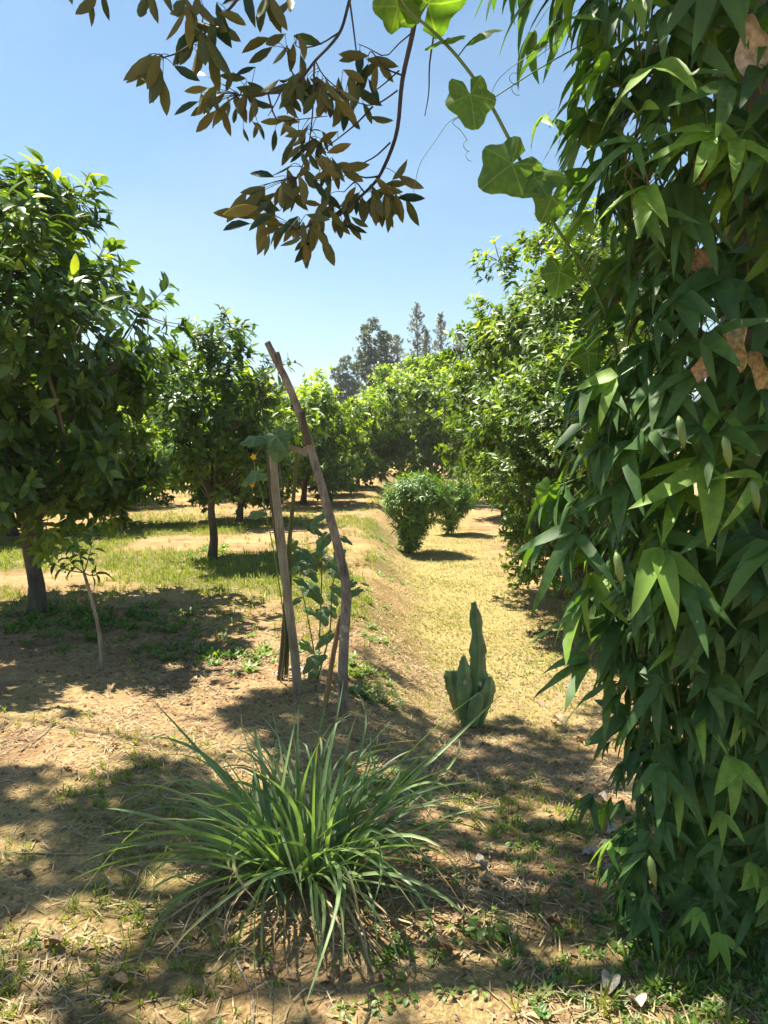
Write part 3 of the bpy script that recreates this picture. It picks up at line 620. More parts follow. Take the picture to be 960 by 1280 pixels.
# the hanging branch
YB = 3.0
def bp_(pts, dy=0.0): return [at(x, y, YB + dy + 0.10 * math.sin(x * .03)) - dt for x, y in pts]
BR = {'a': bp_([(540, -150), (530, -50), (517, 35), (503, 100), (496, 165), (478, 213), (462, 235), (430, 262), (400, 276), (372, 287)]),
      'b': bp_([(480, -150), (450, -40), (437, 0), (424, 42), (394, 76), (375, 100), (352, 112), (325, 117), (300, 119)], .15),
      'c': bp_([(360, -120), (318, -40), (296, 0), (268, 30), (243, 52), (222, 66), (204, 72)], -.15)}
SUBS = [([(499, 88), (480, 105), (462, 118), (455, 122)], 0), ([(497, 113), (475, 128), (455, 131), (430, 118), (400, 105)], 0), ([(466, 133), (445, 155), (420, 175), (400, 190)], 0), ([(474, 220), (455, 222), (435, 214), (418, 206), (412, 202)], 0),
        ([(488, 178), (470, 195), (452, 205), (425, 223), (395, 226)], 0), ([(455, 240), (445, 228), (438, 232), (430, 240)], 0), ([(470, 224), (478, 232), (486, 238), (490, 240)], 0), ([(440, 255), (420, 258), (405, 252)], 0),
        ([(394, 76), (405, 95), (425, 112), (440, 118)], .15), ([(375, 100), (365, 90), (358, 62)], .15), ([(393, 76), (392, 110), (390, 150), (384, 190), (372, 222)], .1), ([(352, 112), (345, 128), (335, 145)], .15), ([(335, 117), (345, 148), (365, 150), (410, 145)], .1),
        ([(437, 0), (443, 45), (447, 90), (442, 140)], .05), ([(516, 40), (498, 55), (482, 70), (460, 60), (448, 55)], .0), ([(505, 95), (482, 85), (465, 65), (460, 70)], .0), ([(240, 55), (252, 30), (255, 10)], -.15), ([(543, 40), (537, 80), (536, 115), (531, 145)], .1),
        ([(425, 40), (400, 55), (378, 60), (370, 57)], .15), ([(330, -30), (200, -30), (120, -25)], -.1), ([(318, -40), (345, -25), (352, -12)], -.1)]
mb = MB()
for kx, r0 in (('a', .013), ('b', .008), ('c', .007)):
    s = spline(BR[kx], 40); mb.tube(s, np.linspace(r0, .0025, 40), 6)
hub = tp[12]
mb.tube(spline([hub, hub * .45 + BR['a'][0] * .55 + np.array([0, .1, .5]), BR['a'][0]], 10), np.linspace(.04, .013, 10), 6)
mb.tube(spline([hub, hub * .4 + BR['b'][0] * .6 + np.array([0, .1, .6]), BR['b'][0]], 10), np.linspace(.03, .008, 10), 6)
mb.tube(spline([BR['b'][0], BR['b'][0] * .5 + BR['c'][0] * .5 + np.array([0, .1, .2]), BR['c'][0]], 10), np.linspace(.012, .007, 10), 6)
for pts, dy in SUBS: mb.tube(spline(bp_(pts, dy), 10), np.linspace(.0038, .0016, 10), 4)
hang = link('branch', mb.mesh('branch', M_TWIG), durian)
def two_sided(tpl, mu, md, name='leaf'):
    V, F = tpl; n = len(V); off = np.array([0, 0, .006])
    return mesh_from(name, np.vstack([V, V - off]), np.vstack([F, F[:, ::-1] + n]), None, True, np.zeros(2 * n), mats=[mu, md], mi=[0] * len(F) + [1] * len(F))
DL = [two_sided(leaf_tpl(.32, f, c_, pk=.5), M_DURIAN_UP, M_DURIAN_UN) for f, c_ in ((.12, .05), (.3, .15), (.22, -.1), (.35, .3), (.05, .2))]
CL = [(198, 78, 9, -.35, .13, -.15), (245, 48, 8, .1, .145, -.15), (262, 22, 5, .5, .14, -.15), (240, 5, 5, -.2, .13, -.15), (120, -18, 3, -.2, .12, -.1), (185, -16, 4, .1, .13, -.1), (330, -14, 5, 0, .14, -.1), (350, -10, 2, .5, .13, -.1), (75, -15, 1, 0, .1, -.1),
      (272, 122, 9, -.25, .135, .15), (300, 118, 7, .35, .12, .15), (270, 108, 2, -1.4, .11, .15), (310, 92, 2, -1.2, .1, .15), (360, 55, 6, -.1, .12, .15), (372, 92, 5, -.5, .12, .15), (350, 115, 3, -.2, .1, .15), (398, 100, 6, .4, .11, .15), (405, 110, 5, -.4, .11, 0),
      (420, 122, 6, .1, .11, 0), (450, 60, 2, -1.2, .11, 0), (462, 72, 4, -.2, .13, 0), (447, 100, 4, .4, .12, 0), (442, 140, 3, .3, .1, .05), (372, 160, 4, -.9, .09, .1), (395, 165, 5, -.3, .09, .1), (385, 190, 6, -.3, .095, .1), (408, 200, 6, .35, .1, 0), (420, 205, 3, 1.0, .11, 0), (352, 148, 2, 0, .1, .1), (310, 150, 4, .2, .07, .15),
      (366, 222, 5, .1, .14, .1), (335, 235, 5, -.9, .14, .1), (350, 232, 3, -.3, .13, .1), (330, 270, 5, -1.25, .14, 0), (350, 283, 5, -1.0, .11, 0), (372, 288, 6, -.4, .115, 0), (388, 285, 5, .3, .12, 0), (410, 272, 5, .2, .11, 0), (420, 255, 5, -.7, .1, 0), (440, 250, 5, 0, .09, 0), (455, 243, 4, -.3, .11, 0), (472, 238, 5, .15, .12, 0), (488, 240, 6, .6, .12, 0), (492, 232, 2, 1.5, .11, 0), (480, 255, 3, .2, .1, 0), (395, 226, 3, -.5, .1, 0)]
mb = MB()
allb = np.vstack([spline(BR[k_], 80) for k_ in BR] + [spline(bp_(p_, d_), 20) for p_, d_ in SUBS])
q = np.random.default_rng(5)
for cx, cy, n, lean, sz, dy in CL:
    n = n + (3 if n > 4 else 1); sz *= .98
    for i in range(n):
        base = at(cx + q.normal(0, 10), cy + q.normal(0, 8), YB + dy + .1 * math.sin(cx * .03) + q.normal(0, .05)) - dt
        t = (i / (n - 1) - .5) * 2 if n > 1 else 0
        ang = lean + t * .8 + q.normal(0, .35)
        d = np.array([math.sin(ang), q.normal(0, .28), -math.cos(ang)]); d = nrm(d)
        nv = nrm(np.array([q.normal(0, .5) - .3 * math.sin(ang), (1.0 if q.random() > .13 else -1.0), .35 + q.normal(0, .3)]))
        place_part('leaf', DL[q.integers(0, 5)], hang, base, d, nv, sz * q.uniform(.72, 1.1))
        nb = allb[np.argmin(np.sum((allb - base) ** 2, 1))]
        mb.tube(spline([nb, (nb + base) / 2 + np.array([0, 0, .006]), base], 4), [.0018, .0015, .0014, .0012], 3, cap=False)
link('leaf_stalk', mb.mesh('leaf_stalk', M_TWIG), hang)['kind'] = 'stuff'

# ---------------------------------------------------------------- bean vine on the trunk
rng = np.random.default_rng(123)
vb = np.array([1.14, 2.30, gz(1.14, 2.3)])
vine = thing('bean_vine', vb, 'dense climbing bean vine with long lance leaves smothering a tree trunk', 'vine')
def lance(L_, W_, curl, fold, ang, tilt):
    V, F = leaf_tpl(W_ / L_, fold, curl, (0, .06, .18, .34, .52, .7, .87, 1), .2, .018, int(1e4 * abs(ang) + 1e3 * W_)); V = V * L_; V[:, 0] += .05 * np.sin(V[:, 1] * 3 + 9 * W_)
    c, s = math.cos(ang), math.sin(ang); Rz = np.array([[c, -s, 0], [s, c, 0], [0, 0, 1]])
    ct, st_ = math.cos(tilt), math.sin(tilt); Rx = np.array([[1, 0, 0], [0, ct, -st_], [0, st_, ct]])
    return (V @ Rx.T) @ Rz.T + np.array([0, .18, 0]), F
def trifol(seed, wk=1.0):
    q = np.random.default_rng(seed)
    pts = [lance(q.uniform(.85, 1.1), wk * q.uniform(.15, .23), q.uniform(.1, .5), q.uniform(.05, .22), q.normal(0, .12), q.normal(0, .15)),
           lance(q.uniform(.7, .95), wk * q.uniform(.14, .22), q.uniform(.1, .5), q.uniform(.05, .22), q.uniform(.55, .95), q.normal(-.1, .3)),
           lance(q.uniform(.7, .95), wk * q.uniform(.14, .22), q.uniform(.1, .5), q.uniform(.05, .22), -q.uniform(.55, .95), q.normal(-.1, .3))]
    pts.append((np.array([(-.012, -.25, 0), (.012, -.25, 0), (.008, .2, 0), (-.008, .2, 0)]), np.array([(0, 1, 2), (0, 2, 3)])))
    return merge_tpl(pts)
TRI = [trifol(s, 1.0 if s % 3 else 1.45) for s in range(14)]
ZK = np.array([0, .25, .6, .95, 1.2, 1.5, 1.9, 2.4, 2.9, 3.4, 4.2]); RK = np.array([.42, .44, .38, .45, .55, .55, .54, .58, .66, .66, .5])
def vine_pts(n, rmin, rmax, zlo=0.05, zhi=3.6):
    z = zlo + (zhi - zlo) * rng.random(n); a = rng.uniform(math.pi * .78, math.pi * 1.92, n)
    rr = np.interp(z, ZK, RK) * rng.uniform(rmin, rmax, n) * (1 + .16 * (fbm(a * 2.2, z * 2.4, 17) - .47) * 2)
    o = np.stack([np.cos(a), np.sin(a), 0 * a], 1)
    return o * rr[:, None] * np.array([1, .62, 1]) + np.stack([0 * z, 0 * z, z], 1), o
parts_p = []
for lay_, (n, r0, r1) in enumerate(((560, .80, 1.14), (760, .55, .88), (620, .25, .60))):
    p, o = vine_pts(n, r0, r1); m_ = len(p)
    side = rng.normal(0, .6, m_); tang = np.stack([-o[:, 1], o[:, 0], 0 * side], 1)
    d = nrm(o * rng.uniform(.25, .95, m_)[:, None] + tang * side[:, None] + np.array([-.30, -.1, 0]) + np.stack([0 * side, 0 * side, -rng.uniform(.25, 1.15, m_)], 1))
    nv = nrm(o * .75 + np.array([0, 0, .8]) + rng.normal(0, .3, (m_, 3)))
    s = rng.uniform(.09, .24, m_) * np.interp(p[:, 2], [0, .5, 1.0], [.55, .75, 1.0]); parts_p.append((p, d, nv, s))
p = np.vstack([x[0] for x in parts_p]); d = np.vstack([x[1] for x in parts_p]); nv = np.vstack([x[2] for x in parts_p]); s = np.hstack([x[3] for x in parts_p])
vis = pick_visible(p + vb, s, 290, 22)
VM = [mesh_from('leaf', t_[0], t_[1], M_VINE, True, np.zeros(len(t_[0])), np.full(len(t_[0]), f)) for f in (0., .75) for t_ in TRI]
for j, i in enumerate(vis): place_part('leaf', VM[(14 if rng.random() < .2 else 0) + j % 14], vine, p[i], d[i], nv[i], s[i])
k = np.ones(len(p), bool); k[vis] = False; ids = np.nonzero(k)[0]
for g in range(1):
    o = link('foliage', scatter('foliage', TRI[3], p[ids], d[ids], nv[ids], s[ids], M_VINE, None, (rng.random(len(ids)) < .12) * .7), vine); o['kind'] = 'stuff'
mb = MB()
for i in range(26):
    a0 = rng.uniform(2.5, 6.0); z0 = rng.uniform(0, .3); pts = []
    for z in np.linspace(0 if i < 14 else rng.uniform(.4, 2), rng.uniform(2.2, 3.9), 9):
        rr = np.interp(z, ZK, RK) * rng.uniform(.45, .85) if z > .1 else .2; a0 += rng.normal(0, .18); pts.append((rr * math.cos(a0), .62 * rr * math.sin(a0), z))
    mb.tube(spline(pts, 30), rng.uniform(.0025, .006), 5)
link('vine_stem', mb.mesh('vine_stem', M_STEMB), vine)
# dead hanging leaves
def sheet_leaf(seed, W_=.55):
    nu, nv_ = 13, 9; q = np.random.default_rng(seed); V = []; F = []
    for i in range(nu):
        t = i / (nu - 1); hw = W_ * (.06 + math.sin(math.pi * min(1, t * 1.02) ** .8) ** .8 * .5) * (1 + .22 * math.sin(9 * t + seed))
        for j_ in range(nv_):
            u = (j_ / (nv_ - 1) - .5) * 2; cv = 1.5 + .7 * math.sin(seed + 3 * t)       # rolled inwards along its length
            x = hw * math.sin(u * cv) / cv * 1.25; z = hw * (1 - math.cos(u * cv)) * .75
            V.append((x + .04 * math.sin(5 * t + seed), t + .03 * math.sin(7 * u + seed), z + .07 * (float(vnoise(np.array(t * 7.), np.array(u * 3. + seed), seed)) - .5) + .12 * math.sin(3.2 * t + seed)))
    for i in range(nu - 1):
        for j_ in range(nv_ - 1):
            a = i * nv_ + j_; F += [(a, a + 1, a + nv_ + 1), (a, a + nv_ + 1, a + nv_)]
    return np.array(V), np.array(F)
def crumple(seed, W_=.6, amp=.12, st=(0, .1, .25, .42, .6, .78, .92, 1), thick=True):
    V, F = leaf_tpl(W_, .4, .3, st, .45, .08, seed); q = np.random.default_rng(seed)
    V = V + np.stack([q.normal(0, amp * .3, len(V)), 0 * V[:, 0], q.normal(0, amp, len(V))], 1)
    return V, F
for j, (px, py, Y, sz, dx, mt) in enumerate(((915, 400, 1.92, .13, .1, M_TAN), (938, 440, 1.95, .11, .3, M_TAN), (930, 25, 1.95, .14, .15, M_PALE), (880, 445, 2.0, .07, -.2, M_DRY), (870, 310, 2.1, .1, .2, M_DRY), (955, 690, 1.95, .09, 0, M_DRY), (880, 195, 2.1, .10, -.1, M_DRY))):
    t_ = sheet_leaf(50 + j); me = mesh_from('dry_leaf', t_[0], t_[1], mt, True, np.zeros(len(t_[0])))
    place_part('dry_leaf', me, vine, at(px, py, Y) - vb, (dx, -.15, -1), (-.3, -1, .2), sz)
for j, (px, py) in enumerate(((848, 520), (905, 545), (812, 1070), (940, 600), (770, 690))):
    mb = MB(); b = at(px, py, 1.8) - vb; mb.tube(spline([b, b + np.array([.004, -.01, -.03]), b + np.array([.012, -.01, -.075])], 7), [.002, .008, .010, .009, .010, .007, .001], 6); link('pod', mb.mesh('pod', M_STEM), vine)

# ---------------------------------------------------------------- gourd vine
def gourd_leaf(seed, deep=.1, cup=.25):
    q = np.random.default_rng(seed); V = [(0, 0, 0)]; F = []; na = 30; rings = (.35, .7, 1.0)
    for rr in rings:
        for i in range(na):
            a = -math.pi * .94 + i / (na - 1) * math.pi * 1.88      # 0 = tip direction
            lob = .5 + .075 * (2 * abs(math.cos(2.5 * a)) ** 1.5 - 1) + .03 * math.cos(a) + deep * max(0, math.cos(a)) ** 6 + .05 * abs(a) / math.pi + .012 * math.cos(26 * a)
            if abs(a) > 2.7: lob *= .86
            x, y = lob * rr * math.sin(a), lob * rr * math.cos(a)
            V.append((x, y, -cup * (x * x + y * y) + .05 * rr * math.cos(5 * a + .5) + q.normal(0, .008)))
    for i in range(na - 1): F.append((0, 1 + i, 2 + i))
    for k_ in range(2):
        for i in range(na - 1):
            a, b = 1 + k_ * na + i, 1 + (k_ + 1) * na + i; F += [(a, b, b + 1), (a, b + 1, a + 1)]
    return np.array(V, float), np.array([f[::-1] for f in F])
YG = 2.05
gb = np.array([.62, 2.12, gz(.62, 2.12)])
gourd = thing('gourd_vine', gb, 'gourd vine with broad lobed leaves reaching out against the sky', 'vine')
gp = [gb + np.array([.25, .3, 0]), at(810, 900, 2.45), at(800, 620, 2.45), at(760, 400, 2.4), at(690, 275, 2.2), at(650, 200, 2.08), at(610, 125, 2.06), at(575, 75, 2.04), at(540, 38, 2.02), at(505, 5, 2.0), at(480, -60, 1.98)]
link('vine_stem', MB().tube(spline([x - gb for x in gp], 60), np.linspace(.006, .0035, 60), 6).mesh('vine_stem', M_STEM), gourd)
GL = [(535, 5, .23, (.25, -.6, .5), (.05, -.65, -.75)), (498, 8, .15, (-.3, -.5, .7), (0, -.7, -.6)), (562, 48, .115, (-.9, .1, -.15), (.1, -.35, .9)), (600, 42, .105, (.8, 0, .45), (-.3, -.4, .8)), (588, 118, .155, (.15, -.25, -.95), (.12, -.95, -.2)), (640, 205, .19, (-.72, -.15, -.55), (.3, -.85, .35)), (668, 222, .14, (.75, -.1, .2), (-.1, -.85, .5)), (690, 246, .13, (-.35, -.1, -.95), (.35, -.9, -.1)),
      (748, 45, .12, (.0, -.1, -1), (-.2, -.95, .1)), (735, 150, .13, (.05, 0, -1), (-.25, -.95, .1)), (700, 340, .13, (-.15, -.2, -1), (.1, -.95, .2)), (735, 440, .12, (.1, 0, -1), (-.2, -.9, .2)), (686, 612, .09, (-.5, -.1, -.85), (.2, -.9, .3)), (718, 690, .11, (-.2, 0, -1), (.1, -.95, .2)), (745, 560, .12, (-.2, 0, -1), (-.1, -.95, .2))]
mb = MB(); gs = spline([x - gb for x in gp], 200)
for j, (px, py, sz, d_, n_) in enumerate(GL):
    pos = at(px, py, 2.02 if px < 700 and py < 300 else 2.28) - gb; t_ = gourd_leaf(j, .12 if j % 2 else .18, .3 if j % 3 else .55)
    place_part('leaf', mesh_from('leaf', t_[0], t_[1], M_GOURD, True, np.zeros(len(t_[0]))), gourd, pos, d_, n_, sz * .74)
    nb = gs[np.argmin(np.sum((gs - pos) ** 2, 1))]; mb.tube(spline([nb, (nb + pos) / 2 + np.array([0, .01, .01]), pos], 6), .0018, 5)
link('leaf_stalk', mb.mesh('leaf_stalk', M_STEM), gourd)['kind'] = 'stuff'
def tendril(path, coil_at, rr, turns):
    pts = [at(x, y, YG) - gb for x, y in path]; c = at(*coil_at, YG) - gb
    pts = list(spline(pts, 14)); n = 26
    for i in range(n):
        a = i / n * turns * 6.283; pts.append(c + np.array([rr * math.cos(a) + .012 * i / n, .004 * math.sin(a), rr * math.sin(a) - .05 * i / n]))
    link('tendril', MB().tube(np.array(pts), .0009, 4).mesh('tendril', M_STEM), gourd)
tendril([(588, 140), (566, 152), (575, 162), (582, 172)], (581, 176), .006, 2)
tendril([(612, 122), (625, 97), (660, 70), (700, 50)], (640, 92), .009, 2)
mbt = MB().tube(spline([at(x, y, YG) - gb for x, y in [(588, 140), (562, 152), (545, 175), (525, 205), (517, 240)]], 20), .0008, 4); link('tendril', mbt.mesh('tendril', M_STEM), gourd)

# ---------------------------------------------------------------- stakes
def stake(name, label, pts, r0, r1, mat, Y, cat='stake', n=14, seg=8, extra=None, wob=.08, ymul=None):
    b = at(*pts[0], Y); Yb = Y
    P_ = [at(x, y, Y + (ymul[i] if ymul else 0)) for i, (x, y) in enumerate(pts)]
    base = np.array([P_[0][0], P_[0][1], gz(P_[0][0], P_[0][1])])
    P_[0] = base - np.array([0, 0, .05])
    root = thing(name, base, label, cat)
    sf = link('shaft', MB().tube(spline([x - base for x in P_], n), np.linspace(r0, r1, n), seg, wob=wob).mesh('shaft', mat), root)
    for nm, pp, a, b_, mt in (extra or []):
        link(nm, MB().tube(spline([at(x, y, Y - .02) - base for x, y in pp], 8), np.linspace(a, b_, 8), 7, wob=wob).mesh(nm, mt), sf)
    return root
YS = float(ground_at(428, 895)[1])
stake('bent_stick', 'tall crooked grey stick with a forked tip stuck in the bank', [(428, 898), (430, 800), (433, 740), (424, 690), (408, 630), (390, 565), (374, 515), (357, 474), (345, 450), (334, 428)], .030, .017, M_STICK, YS, 'stick', 30, 10,
      [('side_branch', [(350, 468), (351, 455), (347, 440)], .013, .009, M_STICK), ('side_branch', [(385, 556), (381, 535), (378, 515)], .024, .013, M_STICKD),
       ('knot', [(433, 790), (431, 785), (429, 781)], .016, .010, M_SCAR), ('knot', [(429, 800), (427, 797), (425, 794)], .013, .008, M_SCAR)])
Y2 = float(ground_at(373, 868)[1])
stake('split_stake', 'pale split bamboo stake holding up the crossbar', [(373, 870), (366, 800), (356, 720), (346, 630), (339, 552)], .030, .024, M_BAMBOO, Y2, n=12, seg=5)
Y3 = float(ground_at(349, 850)[1])
stake('thin_stick', 'thin dark brown stick leaning against the pale split stake', [(349, 850), (356, 780), (356, 730), (346, 670), (338, 600), (335, 555)], .020, .012, M_STICKD, Y3, 'stick')
stake('green_stake', 'slender greenish bamboo stake behind the pale split stake', [(357, 838), (362, 740), (361, 690), (367, 620), (372, 556)], .014, .012, M_BAMBOOG, Y3 + .03)
stake('broken_stake', 'short splintered brown stake at the foot of the crooked stick', [(405, 880), (413, 840), (420, 800), (426, 770)], .017, .012, M_BROKEN, YS + .08, extra=[('splinter', [(423, 800), (429, 778), (431, 764)], .008, .002, M_BROKEN)])
cb0 = at(327, 549, Y2 - .02); cb1 = at(384, 566, Y2 + .02)
bar = MB(); dv = cb1 - cb0; u = nrm(dv); n2 = np.array([0, 1, 0.]); h2 = np.cross(u, n2)
for off in (0,):
    ring = []
    for t in np.linspace(0, 1, 7):
        wv = .020 * (1 + .25 * math.sin(t * 7)); c = cb0 + dv * t; ring.append([c + h2 * wv - n2 * .008, c + h2 * wv + n2 * .008, c - h2 * wv + n2 * .008, c - h2 * wv - n2 * .008, c + h2 * wv - n2 * .008])
    bar.grid(np.array(ring) - cb0)
    for e in (0, 6): bar.F.append(tuple(e * 5 + i for i in range(4)))
ob = link('crossbar', bar.mesh('crossbar', M_BAMBOO, False), loc=cb0); tag(ob, 'flat pale strip of wood tied across the tops of the stakes', 'crossbar')
mb = MB(); c0 = cb0 + dv * .25
for k_ in range(2): mb.tube(spline([c0 + np.array([.01, -.02, .03]), c0 + np.array([.0, -.045, -.02]), c0 + np.array([.02 + .02 * k_, -.04, -.12]), c0 + np.array([.05, -.03, -.22 - .06 * k_])], 10) - c0, .0016, 4)
o = link('tie_string', mb.mesh('tie_string', M_PALE), loc=c0); tag(o, 'pale string tied round the crossbar and hanging loose', 'string')
rc = ground_at(362, 846); mb = MB(); a_ = np.linspace(0, 6.283, 28)
mb.tube(np.stack([.085 * np.cos(a_), .085 * np.sin(a_), .035 + .012 * np.cos(a_)], 1), .0045, 5, cap=False)
mb.tube(np.array([(.085, 0, .045), (.083, .0, .0), (.083, 0, -.03)]), .003, 4)
o = link('white_hoop', mb.mesh('white_hoop', M_WHITE), loc=(rc[0], rc[1], gz(rc[0], rc[1]))); tag(o, 'white plastic hoop lying round the foot of the stakes', 'hoop')

# cucumber vine on the stakes
cbm = np.array([at(350, 800, Y3 - .05)[0], Y3 - .05, 0]); cbm[2] = gz(cbm[0], cbm[1])
cuc = thing('cucumber_vine', cbm, 'climbing cucumber vine with two yellow flowers on the stakes', 'vine')
YC = Y2 - .06
cs = [cbm, at(356, 790, YC), at(344, 700, YC), at(328, 620, YC), at(318, 575, YC), at(335, 552, YC), at(345, 545, YC)]
mb = MB(); mb.tube(spline([x - cbm for x in cs], 40), np.linspace(.004, .0025, 40), 5)
CLV = [(318, 548, .125, (-.95, -.2, -.1), (.0, -.45, .9)), (345, 545, .14, (.5, -.5, -.6), (-.2, -.7, .6)), (348, 560, .12, (-.1, -.4, -.8), (.1, -.8, .5)), (320, 592, .11, (-.9, -.1, -.3), (.1, -.5, .85)), (322, 640, .10, (-.7, -.3, -.2), (.1, -.3, .95)), (310, 600, .08, (-.8, .2, -.3), (0, -.5, .8))]
cst = spline([x - cbm for x in cs], 100)
for j, (px, py, sz, d_, n_) in enumerate(CLV):
    pos = at(px, py, YC - .03) - cbm; t_ = gourd_leaf(60 + j, .1, .5); place_part('leaf', mesh_from('leaf', t_[0], t_[1], M_CUCUMBER, True, np.zeros(len(t_[0]))), cuc, pos, d_, n_, sz)
    nb = cst[np.argmin(np.sum((cst - pos) ** 2, 1))]; mb.tube([nb, (nb + pos) / 2, pos], .0016, 4)
for px, py, sz in ((317, 571, .022), (315, 606, .020)):
    c = at(px, py, YC - .05) - cbm; nb = cst[np.argmin(np.sum((cst - c) ** 2, 1))]; mb.tube([nb, (nb + c) / 2, c + np.array([0, .01, 0])], .0014, 4)
    fv = []; 
    for k_ in range(5):
        V, F = simple_tpl(.7, .15, .3); a = k_ * 1.2566 + .3; c2, s2 = math.cos(a), math.sin(a)
        fv.append((np.stack([V[:, 0] * c2 - V[:, 1] * s2, V[:, 0] * s2 + V[:, 1] * c2, V[:, 2] + .25 * V[:, 1]], 1), F))
    t_ = merge_tpl(fv); place_part('flower', mesh_from('flower', t_[0], t_[1], M_YELLOW, True, np.zeros(len(t_[0]))), cuc, c, (0, -.2, 1), (-.1, -1, .25), sz)
link('vine_stem', mb.mesh('vine_stem', M_STEM), cuc)
# broad-leaved plant between the stakes
pb = ground_at(397, 850); pb[2] = gz(pb[0], pb[1])
pl = thing('broadleaf_plant', pb, 'leafy plant with heart-shaped blue-green leaves growing between the stakes', 'plant')
YP = pb[1]; mb = MB()
HT = [(gourd_leaf(90 + j, .3, .5)) for j in range(4)]; HM = [mesh_from('leaf', t_[0] * np.array([.85, 1.1, 1]), t_[1], M_CUCUMBER, True, np.zeros(len(t_[0]))) for t_ in HT]
stems = [spline([np.zeros(3), at(400, 780, YP) - pb, at(402, 700, YP) - pb, at(395, 655, YP) - pb], 40), spline([np.zeros(3), at(390, 800, YP) - pb, at(378, 740, YP) - pb], 20), spline([np.zeros(3), at(412, 790, YP) - pb, at(416, 730, YP) - pb, at(430, 690, YP) - pb], 30)]
for s_ in stems: mb.tube(s_, np.linspace(.006, .003, len(s_)), 5)
allp = np.vstack(stems)
for j, (px, py, sz) in enumerate(((388, 735, .15), (402, 765, .12), (408, 795, .13), (395, 822, .15), (378, 690, .12), (405, 672, .14), (418, 715, .10), (445, 738, .09), (440, 728, .08), (372, 705, .12), (392, 660, .11), (425, 690, .10), (412, 700, .10), (386, 762, .09), (415, 745, .09), (400, 645, .1), (380, 650, .1), (430, 672, .09), (392, 840, .09), (375, 725, .1), (412, 760, .1), (382, 805, .1), (420, 735, .09), (365, 680, .1), (398, 690, .12), (388, 715, .1), (408, 640, .08), (370, 750, .09))):
    pos = at(px, py, YP + random.uniform(-.09, .09)) - pb; place_part('leaf', HM[j % 4], pl, pos, (random.uniform(-.8, .8), random.uniform(-.6, .2), -.35), (random.uniform(-.3, .3), -.45, .9), sz * .82)
    nb = allp[np.argmin(np.sum((allp - pos) ** 2, 1))]; mb.tube([nb, (nb + pos) / 2 - np.array([0, 0, .01]), pos], .0018, 4)
link('stem', mb.mesh('stem', M_STEM), pl)

# ---------------------------------------------------------------- succulent with flat winged stems on the path
cp = ground_at(588, 906); cp[2] = gz(cp[0], cp[1])
cac = thing('succulent_plant', cp, 'stiff green succulent with one tall stem and short cut lobes on the path', 'succulent')
YCa = cp[1]
def pad(name, pts, wid, thick=.016, wavy=.0, yo=0.0, twist=0.0):
    C_ = spline([at(x, y, YCa + yo) - cp for x, y in pts], 22); mb = MB(); rows = []
    for i, c in enumerate(C_):
        t = i / 21; wv = np.interp(t, np.linspace(0, 1, len(wid)), wid) * (1 + 1.3 * wavy * math.sin(t * 24 + yo * 50) + .05 * math.sin(t * 57 + yo * 90)); th = thick * (1 - .65 * t)
        tg = nrm(C_[min(i + 1, 21)] - C_[max(i - 1, 0)]); sd = nrm(np.cross(tg, np.array([math.sin(twist), -math.cos(twist), 0.]))); nn = np.cross(sd, tg)
        rows.append([c + sd * wv * a + nn * th * b for a, b in ((-1, 0), (-.55, .55), (-.16, .7), (0, 1.3), (.16, .7), (.55, .55), (1, 0), (.55, -.55), (.0, -1.0), (-.55, -.55), (-1, 0))])
    mb.grid(np.array(rows)); mb.F.append(tuple(range(21 * 11, 21 * 11 + 10)))
    link(name, mb.mesh(name, M_CACTUS), cac)
pad('stem', [(594, 906), (596, 850), (597, 800), (592, 753)], [.045, .066, .070, .066, .050, .046, .040, .034, .020], .030, .15)
pad('lobe', [(582, 906), (581, 870), (580, 840), (579, 820)], [.035, .055, .055, .042, .012], .026, .05, -.05, .3)
pad('lobe', [(578, 904), (570, 870), (566, 850), (565, 838)], [.03, .05, .060, .060, .045], .022, .04, .05, -.5)
pad('lobe', [(598, 906), (606, 880), (611, 862), (612, 846)], [.03, .050, .058, .05, .018], .024, .05, -.03, .5)
pad('lobe', [(590, 907), (593, 890), (597, 875), (599, 866)], [.03, .045, .045, .038, .012], .022, .0, -.09, 0)
pad('lobe', [(600, 880), (603, 850), (604, 830), (604, 815)], [.03, .04, .04, .035, .01], .02, .05, .03, .9)
for px, py in ((581, 856), (599, 858)):
    t_ = leaf_tpl(.55, .05, .1, wavy=.05); place_part('scar', mesh_from('scar', t_[0], t_[1], M_SCAR, True, np.zeros(len(t_[0]))), cac, at(px, py - 7, YCa - .105) - cp, (random.uniform(-.4, .4), -.15, -1), (0, -1, 0), .04)

